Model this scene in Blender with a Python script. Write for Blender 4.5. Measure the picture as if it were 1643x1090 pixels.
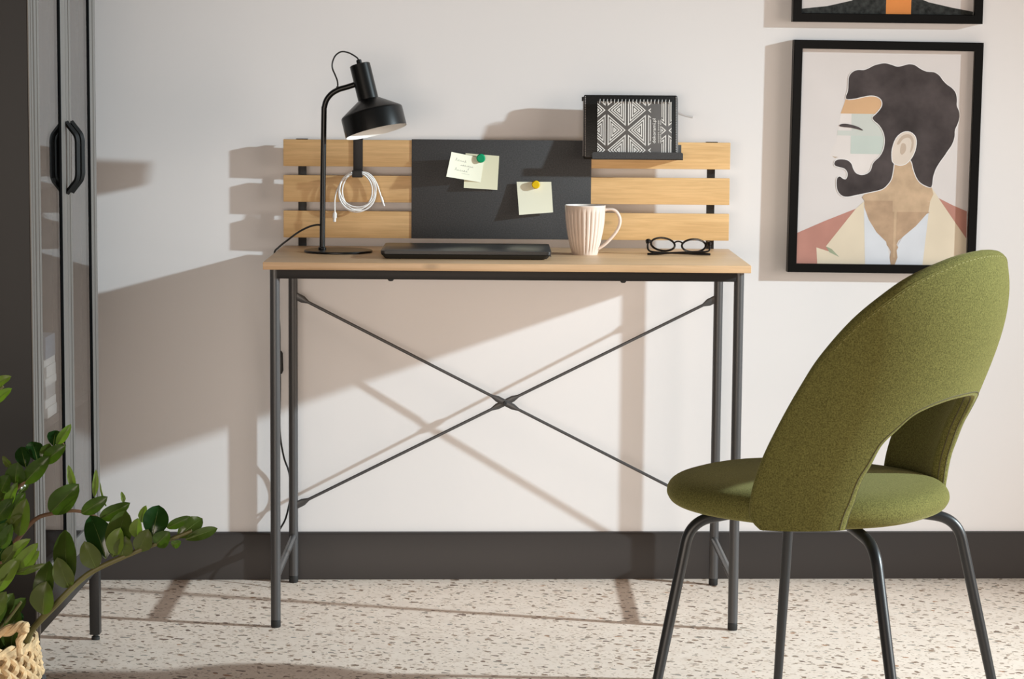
import bpy, bmesh, math, random
import numpy as np
from mathutils import Vector, Matrix
from mathutils.geometry import tessellate_polygon

for o in list(bpy.data.objects): bpy.data.objects.remove(o, do_unlink=True)
SC = bpy.context.scene
COL = SC.collection
R = math.radians
random.seed(7)

# ------------------------------------------------------------------ camera
FPX = 3789.84
CPOS = np.array([-0.028324, -5.370923, 1.148407])
YAW, PITCH, ROLL = 0.0081321, 0.1108924, -0.0081869
def rx(a): return np.array([[1,0,0],[0,math.cos(a),-math.sin(a)],[0,math.sin(a),math.cos(a)]])
def ry(a): return np.array([[math.cos(a),0,math.sin(a)],[0,1,0],[-math.sin(a),0,math.cos(a)]])
def rz(a): return np.array([[math.cos(a),-math.sin(a),0],[math.sin(a),math.cos(a),0],[0,0,1]])
CM = rz(-YAW) @ rx(-PITCH) @ ry(ROLL)          # columns: right, forward, up
cam = bpy.data.cameras.new('camera')
cam.sensor_fit = 'HORIZONTAL'; cam.sensor_width = 36.0; cam.lens = FPX / 1643.0 * 36.0
cam.clip_start = 0.05; cam.clip_end = 100
camo = bpy.data.objects.new('camera', cam); COL.objects.link(camo)
mw = Matrix.Identity(4)
for i in range(3):
    mw[i][0] = CM[i,0]; mw[i][1] = CM[i,2]; mw[i][2] = -CM[i,1]; mw[i][3] = CPOS[i]
camo.matrix_world = mw
SC.camera = camo

# ------------------------------------------------------------------ light
SC.view_settings.view_transform = 'Standard'
SC.view_settings.look = 'None'
SC.view_settings.exposure = 0.0
SC.view_settings.gamma = 1.0
SC.view_settings.use_curve_mapping = False

world = bpy.data.worlds.new('world'); SC.world = world; world.use_nodes = True
bg = world.node_tree.nodes['Background']
bg.inputs[0].default_value = (1.0, 0.91, 0.86, 1); bg.inputs[1].default_value = 0.02

def aim(o, target):
    d = Vector(target) - o.location
    o.rotation_euler = d.to_track_quat('-Z', 'Y').to_euler()
key = bpy.data.lights.new('studio_spotlight', 'SPOT')
key.energy = 1400; key.color = (0.775, 0.93, 1.0)
key.spot_size = R(49.5); key.spot_blend = 0.918; key.shadow_soft_size = 0.055
keyo = bpy.data.objects.new('studio_spotlight', key); COL.objects.link(keyo)
keyo.location = (4.34, -1.53, 2.07); aim(keyo, (0.6, -1.211, 0.687))
def fill_area(name, loc, target, sx, sy, energy):
    l = bpy.data.lights.new(name, 'AREA'); l.shape = 'RECTANGLE'; l.size = sx; l.size_y = sy
    l.energy = energy; l.color = (1.0, 0.86, 0.735)
    o = bpy.data.objects.new(name, l); COL.objects.link(o); o.location = loc; aim(o, target)
fill_area('fill_right', (4.4, -2.6, 1.2), (-0.3, -0.1, 0.5), 2.0, 1.8, 69)        # added fill far to the right, no visible source
fill_area('fill_behind', (-1.0, -7.5, 0.7), (-0.3, -0.1, 0.5), 4.5, 1.6, 190)        # added low fill behind the camera, source unseen

# ------------------------------------------------------------------ materials
def srgb(r, g, b):
    f = lambda c: (c/255/12.92) if c/255 <= 0.04045 else ((c/255+0.055)/1.055)**2.4
    return (f(r), f(g), f(b), 1)
def mat(name, col, rough=0.5, metal=0.0, spec=0.5, bump=None, speck=None, sheen=0, coat=0):
    m = bpy.data.materials.new(name); m.use_nodes = True
    nt = m.node_tree; b = nt.nodes['Principled BSDF']
    b.inputs['Base Color'].default_value = col
    b.inputs['Roughness'].default_value = rough; b.inputs['Metallic'].default_value = metal
    b.inputs['Specular IOR Level'].default_value = spec
    b.inputs['Sheen Weight'].default_value = sheen; b.inputs['Sheen Roughness'].default_value = 0.35; b.inputs['Sheen Tint'].default_value = (0.75, 0.70, 0.32, 1); b.inputs['Coat Weight'].default_value = coat
    tc = nt.nodes.new('ShaderNodeTexCoord')
    if speck:
        sc, amt = speck
        n = nt.nodes.new('ShaderNodeTexNoise'); n.inputs['Scale'].default_value = sc; n.inputs['Detail'].default_value = 4
        nt.links.new(tc.outputs['Object'], n.inputs['Vector'])
        mr = nt.nodes.new('ShaderNodeMapRange'); mr.inputs[1].default_value = 0.3; mr.inputs[2].default_value = 0.7
        mr.inputs[3].default_value = 1-amt; mr.inputs[4].default_value = 1+amt
        nt.links.new(n.outputs['Fac'], mr.inputs[0])
        mx = nt.nodes.new('ShaderNodeVectorMath'); mx.operation = 'SCALE'; mx.inputs[0].default_value = col[:3]
        nt.links.new(mr.outputs[0], mx.inputs['Scale']); nt.links.new(mx.outputs[0], b.inputs['Base Color'])
    if bump:
        sc, st = bump
        n = nt.nodes.new('ShaderNodeTexNoise'); n.inputs['Scale'].default_value = sc; n.inputs['Detail'].default_value = 3
        nt.links.new(tc.outputs['Object'], n.inputs['Vector'])
        bn = nt.nodes.new('ShaderNodeBump'); bn.inputs['Strength'].default_value = st; bn.inputs['Distance'].default_value = 0.002
        nt.links.new(n.outputs['Fac'], bn.inputs['Height']); nt.links.new(bn.outputs[0], b.inputs['Normal'])
    return m
def ramp(nt, stops):
    r = nt.nodes.new('ShaderNodeValToRGB'); e = r.color_ramp.elements
    e[0].position, e[0].color = stops[0]; e[1].position, e[1].color = stops[-1]
    for p, c in stops[1:-1]:
        x = e.new(p); x.color = c
    return r
def wood(name, light, dark, rough):
    m = bpy.data.materials.new(name); m.use_nodes = True
    nt = m.node_tree; b = nt.nodes['Principled BSDF']; b.inputs['Roughness'].default_value = rough
    tc = nt.nodes.new('ShaderNodeTexCoord')
    mp = nt.nodes.new('ShaderNodeMapping'); mp.inputs['Scale'].default_value = (5, 80, 110)
    nt.links.new(tc.outputs['Object'], mp.inputs[0])
    n1 = nt.nodes.new('ShaderNodeTexNoise'); n1.inputs['Scale'].default_value = 1.6; n1.inputs['Detail'].default_value = 8; n1.inputs['Roughness'].default_value = .65
    n1.inputs['Distortion'].default_value = 0.6
    nt.links.new(mp.outputs[0], n1.inputs['Vector'])
    mp2 = nt.nodes.new('ShaderNodeMapping'); mp2.inputs['Scale'].default_value = (1.2, 7, 9)
    nt.links.new(tc.outputs['Object'], mp2.inputs[0])
    n2 = nt.nodes.new('ShaderNodeTexNoise'); n2.inputs['Scale'].default_value = 2.5; n2.inputs['Detail'].default_value = 3
    nt.links.new(mp2.outputs[0], n2.inputs['Vector'])
    r = ramp(nt, [(0.30, dark), (0.62, light)])
    ad = nt.nodes.new('ShaderNodeMath'); ad.operation = 'MULTIPLY_ADD'; ad.inputs[1].default_value = 0.55
    s2 = nt.nodes.new('ShaderNodeMath'); s2.operation = 'MULTIPLY'; s2.inputs[1].default_value = 0.45
    nt.links.new(n2.outputs['Fac'], s2.inputs[0]); nt.links.new(n1.outputs['Fac'], ad.inputs[0]); nt.links.new(s2.outputs[0], ad.inputs[2])
    nt.links.new(ad.outputs[0], r.inputs[0])
    # sparse knots
    mp3 = nt.nodes.new('ShaderNodeMapping'); mp3.inputs['Scale'].default_value = (5, 11, 14)
    nt.links.new(tc.outputs['Object'], mp3.inputs[0])
    v = nt.nodes.new('ShaderNodeTexVoronoi'); v.inputs['Scale'].default_value = 0.9
    nt.links.new(mp3.outputs[0], v.inputs['Vector'])
    lt = nt.nodes.new('ShaderNodeMapRange'); lt.inputs[1].default_value = 0.03; lt.inputs[2].default_value = 0.10; lt.inputs[3].default_value = 0.45; lt.inputs[4].default_value = 0.0
    nt.links.new(v.outputs['Distance'], lt.inputs[0])
    mx = nt.nodes.new('ShaderNodeMix'); mx.data_type = 'RGBA'
    nt.links.new(lt.outputs[0], mx.inputs[0]); nt.links.new(r.outputs[0], mx.inputs[6])
    mx.inputs[7].default_value = tuple(c*0.4 for c in dark[:3]) + (1,)
    nt.links.new(mx.outputs[2], b.inputs['Base Color'])
    return m
def glass(name, tint=0.94, ior=1.5, rough=0.0):
    m = bpy.data.materials.new(name); m.use_nodes = True
    nt = m.node_tree; nt.nodes.remove(nt.nodes['Principled BSDF']); out = nt.nodes['Material Output']
    t = nt.nodes.new('ShaderNodeBsdfTransparent'); t.inputs[0].default_value = (tint, tint, tint, 1)
    g = nt.nodes.new('ShaderNodeBsdfGlossy'); g.inputs['Roughness'].default_value = rough
    f = nt.nodes.new('ShaderNodeFresnel')
    ge = nt.nodes.new('ShaderNodeNewGeometry'); ma = nt.nodes.new('ShaderNodeMath'); ma.operation = 'MULTIPLY_ADD'
    ma.inputs[1].default_value = 1/ior - ior; ma.inputs[2].default_value = ior      # same reflectance on both faces of the pane
    nt.links.new(ge.outputs['Backfacing'], ma.inputs[0]); nt.links.new(ma.outputs[0], f.inputs['IOR'])
    mx = nt.nodes.new('ShaderNodeMixShader')
    nt.links.new(f.outputs[0], mx.inputs[0]); nt.links.new(t.outputs[0], mx.inputs[1]); nt.links.new(g.outputs[0], mx.inputs[2])
    nt.links.new(mx.outputs[0], out.inputs[0])
    return m
def terrazzo():
    m = bpy.data.materials.new('terrazzo'); m.use_nodes = True
    nt = m.node_tree; b = nt.nodes['Principled BSDF']; b.inputs['Roughness'].default_value = 0.55
    b.inputs['Specular IOR Level'].default_value = 0.35
    tc = nt.nodes.new('ShaderNodeTexCoord')
    nz = nt.nodes.new('ShaderNodeTexNoise'); nz.inputs['Scale'].default_value = 45; nz.inputs['Detail'].default_value = 3
    nt.links.new(tc.outputs['Object'], nz.inputs['Vector'])
    sub = nt.nodes.new('ShaderNodeVectorMath'); sub.operation = 'SUBTRACT'; sub.inputs[1].default_value = (.5, .5, .5)
    nt.links.new(nz.outputs['Color'], sub.inputs[0])
    scl = nt.nodes.new('ShaderNodeVectorMath'); scl.operation = 'SCALE'; scl.inputs['Scale'].default_value = 0.030
    nt.links.new(sub.outputs[0], scl.inputs[0])
    add = nt.nodes.new('ShaderNodeVectorMath'); add.operation = 'ADD'
    st = nt.nodes.new('ShaderNodeVectorMath'); st.operation = 'MULTIPLY'; st.inputs[1].default_value = (0.86, 1.2, 1)
    rt = nt.nodes.new('ShaderNodeVectorRotate'); rt.inputs['Angle'].default_value = 0.47
    nt.links.new(tc.outputs['Object'], rt.inputs['Vector']); nt.links.new(rt.outputs[0], st.inputs[0]); nt.links.new(st.outputs[0], add.inputs[0]); nt.links.new(scl.outputs[0], add.inputs[1])
    basen = nt.nodes.new('ShaderNodeTexNoise'); basen.inputs['Scale'].default_value = 25; basen.inputs['Detail'].default_value = 6
    nt.links.new(tc.outputs['Object'], basen.inputs['Vector'])
    rb = ramp(nt, [(0.3, (0.84, 0.69, 0.58, 1)), (0.7, (0.93, 0.785, 0.67, 1))])
    nt.links.new(basen.outputs['Fac'], rb.inputs[0])
    cur = rb.outputs[0]
    for scale, lo, hi, cols in ((95, 0.02, 0.36, [(0.0, (0.48,0.34,0.25,1)), (0.5, (0.62,0.47,0.36,1)), (1.0, (0.92,0.78,0.66,1))]),
                          (46, -0.12, 0.32, [(0.0, (0.19,0.12,0.085,1)), (0.45, (0.34,0.225,0.15,1)), (0.92, (0.36,0.31,0.26,1)), (0.97, (0.42,0.20,0.09,1)), (1.0, (0.50,0.28,0.16,1))])):
        v = nt.nodes.new('ShaderNodeTexVoronoi'); v.inputs['Scale'].default_value = scale; v.voronoi_dimensions = '2D'
        nt.links.new(add.outputs[0], v.inputs['Vector'])
        sep = nt.nodes.new('ShaderNodeSeparateColor'); nt.links.new(v.outputs['Color'], sep.inputs[0])
        mr = nt.nodes.new('ShaderNodeMapRange'); mr.inputs[3].default_value = lo; mr.inputs[4].default_value = hi
        nt.links.new(sep.outputs[0], mr.inputs[0])
        lt = nt.nodes.new('ShaderNodeMath'); lt.operation = 'LESS_THAN'
        nt.links.new(v.outputs['Distance'], lt.inputs[0]); nt.links.new(mr.outputs[0], lt.inputs[1])
        rc = ramp(nt, cols); nt.links.new(sep.outputs[1], rc.inputs[0])
        mx = nt.nodes.new('ShaderNodeMix'); mx.data_type = 'RGBA'
        nt.links.new(lt.outputs[0], mx.inputs[0]); nt.links.new(cur, mx.inputs[6]); nt.links.new(rc.outputs[0], mx.inputs[7])
        cur = mx.outputs[2]
    nt.links.new(cur, b.inputs['Base Color'])
    return m

M = {}
M['wall'] = mat('wall_paint', (0.79, 0.768, 0.77, 1), 0.9, spec=0.2, bump=(60, 0.05))
M['floor'] = terrazzo()
M['baseboard'] = mat('baseboard_paint', (0.040, 0.034, 0.032, 1), 0.45, spec=0.3, bump=(40, 0.03))
M['desktop'] = wood('oak_desktop', (0.70, 0.46, 0.265, 1), (0.53, 0.33, 0.175, 1), 0.40)
M['slat'] = wood('oak_slat', (0.78, 0.50, 0.235, 1), (0.53, 0.31, 0.120, 1), 0.5)
M['steel'] = mat('graphite_steel', (0.058, 0.056, 0.057, 1), 0.36, bump=(900, 0.06))
M['steel_dark'] = mat('black_steel', (0.014, 0.012, 0.012, 1), 0.5, spec=0.3)
M['rubber'] = mat('black_rubber', (0.012, 0.012, 0.012, 1), 0.6)
M['board'] = mat('board_powder_coat', (0.052, 0.053, 0.056, 1), 0.62, spec=0.4, bump=(500, 0.15), speck=(350, 0.25))
M['lamp'] = mat('lamp_black', (0.006, 0.006, 0.006, 1), 0.32, spec=0.35)
M['lamp_white'] = mat('lamp_inside_white', (0.85, 0.83, 0.80, 1), 0.5)
M['bulb'] = mat('frosted_bulb', (0.9, 0.9, 0.88, 1), 0.3)
M['cord'] = mat('black_cord', (0.012, 0.011, 0.011, 1), 0.5)
M['white_plastic'] = mat('white_plastic', (0.86, 0.85, 0.84, 1), 0.4)
M['laptop'] = mat('laptop_black', (0.018, 0.018, 0.019, 1), 0.33, spec=0.6)
M['laptop_dark'] = mat('laptop_base', (0.012, 0.012, 0.012, 1), 0.5)
M['mug'] = mat('mug_glaze', (0.74, 0.60, 0.51, 1), 0.35, coat=0.3)
M['mug_in'] = mat('mug_inside', (0.84, 0.76, 0.70, 1), 0.3)
M['note'] = mat('paper_cream', (0.80, 0.79, 0.64, 1), 0.85)
M['note2'] = mat('paper_yellowish', (0.77, 0.75, 0.56, 1), 0.85)
M['ink'] = mat('pen_ink', (0.16, 0.17, 0.22, 1), 0.8)
M['green'] = mat('green_plastic', (0.0, 0.33, 0.14, 1), 0.55, spec=0.2)
M['yellow'] = mat('yellow_plastic', (0.80, 0.53, 0.005, 1), 0.55, spec=0.2)
M['leather'] = mat('black_leather', (0.010, 0.0095, 0.009, 1), 0.48, bump=(400, 0.25))
M['stitch'] = mat('stitching', (0.42, 0.39, 0.38, 1), 0.7)
M['cover'] = mat('notebook_cover', (0.115, 0.105, 0.100, 1), 0.6)
M['print_white'] = mat('white_print', (0.80, 0.78, 0.75, 1), 0.7)
M['wire'] = mat('white_wire', (0.70, 0.68, 0.66, 1), 0.35)
M['paper'] = mat('white_paper', (0.82, 0.80, 0.77, 1), 0.85)
M['frame'] = mat('black_frame', (0.005, 0.0048, 0.0047, 1), 0.35, spec=0.15)
M['glasses'] = mat('black_acetate', (0.012, 0.009, 0.008, 1), 0.22)
M['fabric'] = mat('olive_velvet', (0.134, 0.126, 0.040, 1), 0.9, spec=0.05, sheen=0.30, speck=(420, 0.42), bump=(700, 0.35))
M['piping'] = mat('olive_piping', (0.075, 0.062, 0.022, 1), 0.8)
M['thread'] = mat('light_thread', (0.24, 0.22, 0.075, 1), 0.8)
M['chair_leg'] = mat('black_chair_metal', (0.017, 0.0175, 0.019, 1), 0.36, bump=(900, 0.05))
M['cab_dark'] = mat('cabinet_graphite', (0.024, 0.022, 0.021, 1), 0.55, spec=0.3)
M['recess_shade'] = mat('recess_shade_black', (0.004, 0.004, 0.004, 1), 0.9, spec=0.0)
M['cab'] = mat('cabinet_grey', (0.125, 0.117, 0.109, 1), 0.42)
M['cab_black'] = mat('cabinet_black', (0.014, 0.013, 0.013, 1), 0.45)
M['handle'] = mat('handle_black', (0.006, 0.006, 0.006, 1), 0.6, spec=0.15)
M['pane'] = glass('clear_glass', 0.86, 2.3)
M['lens'] = glass('lens_glass', 0.95, 1.5)
M['glazing'] = glass('picture_glazing', 0.99, 1.10)
M['mag'] = mat('magazine_white', (0.80, 0.79, 0.77, 1), 0.6)
M['mag2'] = mat('magazine_grey', (0.45, 0.45, 0.46, 1), 0.6)
M['box_blue'] = mat('box_blue_grey', (0.20, 0.27, 0.36, 1), 0.5)
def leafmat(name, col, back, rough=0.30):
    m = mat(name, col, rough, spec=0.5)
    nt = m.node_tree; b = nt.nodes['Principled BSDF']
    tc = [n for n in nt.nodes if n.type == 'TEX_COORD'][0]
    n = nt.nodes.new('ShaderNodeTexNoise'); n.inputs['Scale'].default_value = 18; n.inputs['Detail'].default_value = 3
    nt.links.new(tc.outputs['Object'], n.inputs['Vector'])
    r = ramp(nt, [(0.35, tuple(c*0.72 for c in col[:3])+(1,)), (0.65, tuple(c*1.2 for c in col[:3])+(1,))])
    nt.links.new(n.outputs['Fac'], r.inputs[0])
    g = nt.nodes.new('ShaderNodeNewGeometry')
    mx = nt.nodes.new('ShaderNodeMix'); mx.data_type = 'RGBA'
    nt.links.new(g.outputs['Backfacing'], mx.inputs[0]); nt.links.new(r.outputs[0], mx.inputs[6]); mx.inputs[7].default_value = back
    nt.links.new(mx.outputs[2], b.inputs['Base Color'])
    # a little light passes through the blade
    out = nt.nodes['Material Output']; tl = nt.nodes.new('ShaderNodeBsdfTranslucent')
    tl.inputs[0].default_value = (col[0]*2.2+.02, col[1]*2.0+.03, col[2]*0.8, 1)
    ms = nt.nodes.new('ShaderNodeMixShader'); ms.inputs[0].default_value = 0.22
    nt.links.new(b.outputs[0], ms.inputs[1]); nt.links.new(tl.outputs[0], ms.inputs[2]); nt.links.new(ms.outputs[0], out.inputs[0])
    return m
M['leaf_dark'] = leafmat('leaf_dark_tone', (0.010, 0.036, 0.008, 1), (0.050, 0.075, 0.014, 1), 0.20)
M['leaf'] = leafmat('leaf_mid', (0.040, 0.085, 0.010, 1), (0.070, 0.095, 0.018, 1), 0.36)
M['leaf_bright'] = leafmat('leaf_bright_tone', (0.105, 0.20, 0.022, 1), (0.12, 0.18, 0.030, 1), 0.42)
M['midrib'] = mat('leaf_midrib', (0.10, 0.14, 0.028, 1), 0.6)
M['stem'] = mat('plant_stem', (0.11, 0.10, 0.030, 1), 0.55)
M['stem_brown'] = mat('plant_stem_brown', (0.16, 0.085, 0.045, 1), 0.6)
M['soil'] = mat('potting_soil', (0.03, 0.022, 0.016, 1), 0.95, bump=(80, 0.6))
M['seagrass'] = mat('seagrass', (0.56, 0.40, 0.22, 1), 0.8, speck=(60, 0.35), bump=(120, 0.4))
M['seagrass_dark'] = mat('seagrass_dyed', (0.045, 0.043, 0.045, 1), 0.8, speck=(60, 0.3))

# ------------------------------------------------------------------ helpers
def fwd(): return CM[:,1]
def ray(x, y): return CM @ np.array([(x-821.5)/FPX, 1, -(y-545)/FPX])
def atp(x, y, n, d):                      # pixel of the photograph -> point on a world plane (only used to survey the place)
    n = np.array(n, float); r = ray(x, y); t = (d - CPOS @ n)/(r @ n); return CPOS + r*t
def atY(x, y, Y): return atp(x, y, (0,1,0), Y)
def atZ(x, y, Z): return atp(x, y, (0,0,1), Z)
WN = (-0.0385, 1, 0)                      # wall: Y = wall_y(X)
def wall_y(X, off=0.0): return -0.027 + 0.0385*X - off
def atW(x, y, off=0.0): return atp(x, y, WN, -0.027-off)

class MB:
    def __init__(s): s.v=[]; s.f=[]; s.m=[]; s.sm=[]; s.cur=0
    def add(s, vs, fs, smooth=False):
        k=len(s.v); s.v += [tuple(map(float, p)) for p in vs]
        for f in fs: s.f.append(tuple(i+k for i in f)); s.m.append(s.cur); s.sm.append(smooth)
        return s
    def box(s, lo, hi, bev=0.0, rot=None, org=None, seg=2):
        bm=bmesh.new(); bmesh.ops.create_cube(bm, size=1)
        for v in bm.verts:
            v.co = Vector([lo[i]+(v.co[i]+.5)*(hi[i]-lo[i]) for i in range(3)])
        if bev>0: bmesh.ops.bevel(bm, geom=list(bm.edges), offset=bev, segments=seg, affect='EDGES', profile=.5, clamp_overlap=True)
        return s.bm(bm, rot, org, smooth=False)
    def bm(s, bm, rot=None, org=None, smooth=False):
        bm.verts.index_update()
        vs=[v.co.copy() for v in bm.verts]
        if rot is not None:
            o=Vector(org or (0,0,0)); vs=[rot@(v-o)+o for v in vs]
        s.add(vs, [[v.index for v in f.verts] for f in bm.faces], smooth); bm.free(); return s
    def tube(s, pts, r, seg=12, closed=False, caps=True, flat=None, up0=None):
        P=[Vector(p) for p in pts]; n=len(P)
        rs = r if hasattr(r,'__len__') else [r]*n
        T=[]
        for i in range(n):
            a=P[(i-1)%n] if (closed or i>0) else P[i]; b=P[(i+1)%n] if (closed or i<n-1) else P[i]
            t=(b-a); T.append(t.normalized() if t.length>1e-9 else Vector((0,0,1)))
        u=Vector(up0) if up0 else Vector((0,0,1)) if abs(T[0].z)<.9 else Vector((1,0,0))
        u=(u-T[0]*u.dot(T[0])).normalized(); vs=[]
        for i in range(n):
            u=(u-T[i]*u.dot(T[i])); u=u.normalized() if u.length>1e-9 else T[i].orthogonal().normalized()
            w=T[i].cross(u)
            fa,fb=(1,1) if flat is None else flat
            for k in range(seg):
                a=2*math.pi*k/seg; vs.append(P[i]+(u*math.cos(a)*fa+w*math.sin(a)*fb)*rs[i])
        fs=[]
        for i in range(n if closed else n-1):
            j=(i+1)%n
            for k in range(seg):
                k2=(k+1)%seg; fs.append((i*seg+k, i*seg+k2, j*seg+k2, j*seg+k))
        s.add(vs, fs, True)
        if caps and not closed:
            s.add(vs[:seg][::-1], [tuple(range(seg))]); s.add(vs[-seg:], [tuple(range(seg))])
        return s
    def lathe(s, prof, seg=48, mtx=None, smooth=True, ribs=None):
        vs=[]; fs=[]; n=len(prof)
        for i,(r,z) in enumerate(prof):
            for k in range(seg):
                a=2*math.pi*k/seg; rr=r*(ribs(k,i) if ribs else 1); vs.append(Vector((rr*math.cos(a), rr*math.sin(a), z)))
        for i in range(n-1):
            for k in range(seg):
                k2=(k+1)%seg; fs.append((i*seg+k, i*seg+k2, (i+1)*seg+k2, (i+1)*seg+k))
        if prof[0][0]>1e-6 and ribs is None: pass
        if mtx is not None: vs=[mtx@v for v in vs]
        return s.add(vs, fs, smooth)
    def prism(s, poly, fn, t0, t1):       # 2-D polygon -> solid, fn(u,v,t) gives the 3-D point
        n=len(poly)
        tri=tessellate_polygon([[Vector((p[0],p[1],0)) for p in poly]])
        a=[fn(u,v,t0) for u,v in poly]; b=[fn(u,v,t1) for u,v in poly]
        s.add(a+b, [tuple(t) for t in tri]+[tuple(i+n for i in t[::-1]) for t in tri]+[(i,(i+1)%n,(i+1)%n+n,i+n) for i in range(n)])
        return s
    def build(s, name, mats, parent=None, local=False, root=None, auto=35):
        me=bpy.data.meshes.new(name)
        off=Vector((0,0,0))
        if parent is not None and not local:
            r=parent
            while r.parent is not None: r=r.parent
            off=Vector(r.location)
        me.from_pydata([tuple(Vector(p)-off) for p in s.v], [], s.f)
        if not isinstance(mats,(list,tuple)): mats=[mats]
        for m_ in mats: me.materials.append(m_)
        me.polygons.foreach_set('material_index', s.m); me.polygons.foreach_set('use_smooth', s.sm)
        bm=bmesh.new(); bm.from_mesh(me); bmesh.ops.remove_doubles(bm, verts=bm.verts, dist=1e-6)
        bmesh.ops.recalc_face_normals(bm, faces=bm.faces); bm.to_mesh(me); bm.free(); me.set_sharp_from_angle(angle=R(auto)); me.update()
        o=bpy.data.objects.new(name, me); COL.objects.link(o)
        if parent is not None: o.parent=parent
        return o
def tag(o, label=None, cat=None, group=None, kind=None):
    if label: o['label']=label
    if cat: o['category']=cat
    if group: o['group']=group
    if kind: o['kind']=kind
    return o
def thing(name, loc, label, cat, group=None, rot=0):
    o=bpy.data.objects.new(name, None); COL.objects.link(o); o.location=loc; o.rotation_euler=(0,0,rot); o.empty_display_size=.05
    return tag(o, label, cat, group)
def fillet(pts, r, n=8):
    P=[Vector(p) for p in pts]; out=[P[0]]
    for i in range(1,len(P)-1):
        a=(P[i-1]-P[i]); b=(P[i+1]-P[i]); d=min(r, a.length*.49, b.length*.49)
        p0=P[i]+a.normalized()*d; p1=P[i]+b.normalized()*d
        for k in range(n+1):
            t=k/n; out.append(p0*(1-t)**2+P[i]*2*t*(1-t)+p1*t*t)
    out.append(P[-1]); return out
def spline(pts, n=8, closed=False):
    P=[Vector(p) for p in pts]; m=len(P); out=[]
    for i in range(m if closed else m-1):
        g=lambda k: P[k%m] if closed else P[max(0,min(m-1,k))]
        p0,p1,p2,p3=g(i-1),g(i),g(i+1),g(i+2)
        for k in range(n):
            t=k/n
            out.append(.5*((2*p1)+(p2-p0)*t+(2*p0-5*p1+4*p2-p3)*t*t+(3*p1-p0-3*p2+p3)*t**3))
    if not closed: out.append(P[-1])
    return out

# ------------------------------------------------------------------ setting
X0,X1=-3.4,5.6
w=MB(); w.add([(X0,wall_y(X0),0),(X1,wall_y(X1),0),(X1,wall_y(X1),3.0),(X0,wall_y(X0),3.0),
               (X0,wall_y(X0)+.12,0),(X1,wall_y(X1)+.12,0),(X1,wall_y(X1)+.12,3.0),(X0,wall_y(X0)+.12,3.0)],
              [(0,1,2,3),(5,4,7,6),(0,4,5,1),(3,2,6,7),(0,3,7,4),(1,5,6,2)])
tag(w.build('wall_back', M['wall']), 'plain off-white painted wall behind the desk', 'wall', kind='structure')
w=MB(); w.box((X0,-8.5,-.1),(X1,.4,0))
tag(w.build('floor', M['floor']), 'pale terrazzo floor with brown chips', 'floor', kind='structure')
bb=MB(); T=.012
prof=[(0.0005,0),(T,0),(T,.103),(T-.003,.108),(0.0005,.1095)]
vs=[(X,wall_y(X,p[0]),p[1]) for X in (X0,X1) for p in prof]; n=len(prof)
bb.add(vs,[(i,(i+1)%n,(i+1)%n+n,i+n) for i in range(n)]+[tuple(range(n)),tuple(range(n,2*n))[::-1]])
tag(bb.build('baseboard_back', M['baseboard']), 'dark grey baseboard along the foot of the wall', 'baseboard', kind='structure')

# ------------------------------------------------------------------ desk
H=.7672; YF=-.55; YB=YF+.4758; TT=.0155
SY=-.0885                                   # front face of the slats
desk=thing('desk',(0,-.31,0),'oak desk with graphite tube frame and slatted back panel','desk')
MB().box((-.5,YF,H-TT),(.5,YB,H),.0012).build('tabletop',M['desktop'],desk)
lx=.5-.0222; lyf=YF+.0252; lyb=YF+.4646; lr=.0104
for sx in (-1,1):
    for ly in (lyf,lyb):
        l=MB(); l.tube([(sx*lx,ly,.016),(sx*lx,ly,H-TT)],lr,24)
        lo=l.build('leg',M['steel'],desk)
        c=MB(); c.lathe([(0,0),(lr*.9,0),(lr*1.0,.002),(lr*1.0,.0145),(lr*.85,.0165),(0,.0165)],24,Matrix.Translation((sx*lx,ly,0)))
        c.build('foot_cap',M['rubber'],lo)
MB().box((-lx,lyf-.009,H-TT-.0195),(lx,lyf+.009,H-TT),.001).build('front_rail',M['steel_dark'],desk)
MB().box((-lx,lyb-.009,H-TT-.0195),(lx,lyb+.009,H-TT),.001).build('back_rail',M['steel_dark'],desk)
for sx in (-1,1):
    MB().box((sx*lx-.009,lyf,H-TT-.0195),(sx*lx+.009,lyb,H-TT),.001).build('side_rail',M['steel_dark'],desk)
    MB().tube([(sx*lx,lyf,.105),(sx*lx,lyb,.105)],.0078,16).build('foot_rail',M['steel'],desk)
for px in (627,1000):
    p=atY(px,446,lyf); s=MB()
    s.lathe([(.0062,0),(.0060,-.002),(.004,-.004),(0,-.0046)],16,Matrix.Translation((p[0],lyf,H-TT-.0195))); s.build('rail_screw',M['rubber'],desk)
# cross brace: two rods flattened at the ends and where they meet
def rod(a,b,dy):
    a=Vector(a); b=Vector(b); d=(b-a).normalized(); L=(b-a).length; up=Vector((0,1,0))
    m=MB(); S=[]; RA=[]; 
    st=[(0,.011,.0016),(.018,.011,.0016),(.032,.0034,.0034),(L/2-.034,.0034,.0034),(L/2-.02,.0095,.0016),(L/2+.02,.0095,.0016),(L/2+.034,.0034,.0034),(L-.032,.0034,.0034),(L-.018,.011,.0016),(L,.011,.0016)]
    side=d.cross(up).normalized(); vs=[]; sg=14
    for (t,wd,th) in st:
        c=a+d*t+up*dy*max(0,1-abs(t-L/2)/.05)
        for k in range(sg):
            an=2*math.pi*k/sg; vs.append(c+side*math.cos(an)*wd*(.75 if wd>.005 else 1)+up*math.sin(an)*th)
    fs=[(i*sg+k,i*sg+(k+1)%sg,(i+1)*sg+(k+1)%sg,(i+1)*sg+k) for i in range(len(st)-1) for k in range(sg)]
    fs+=[tuple(range(sg))[::-1],tuple(range((len(st)-1)*sg,len(st)*sg))]
    m.add(vs,fs,True); return m
yb_=lyb-.004
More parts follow.
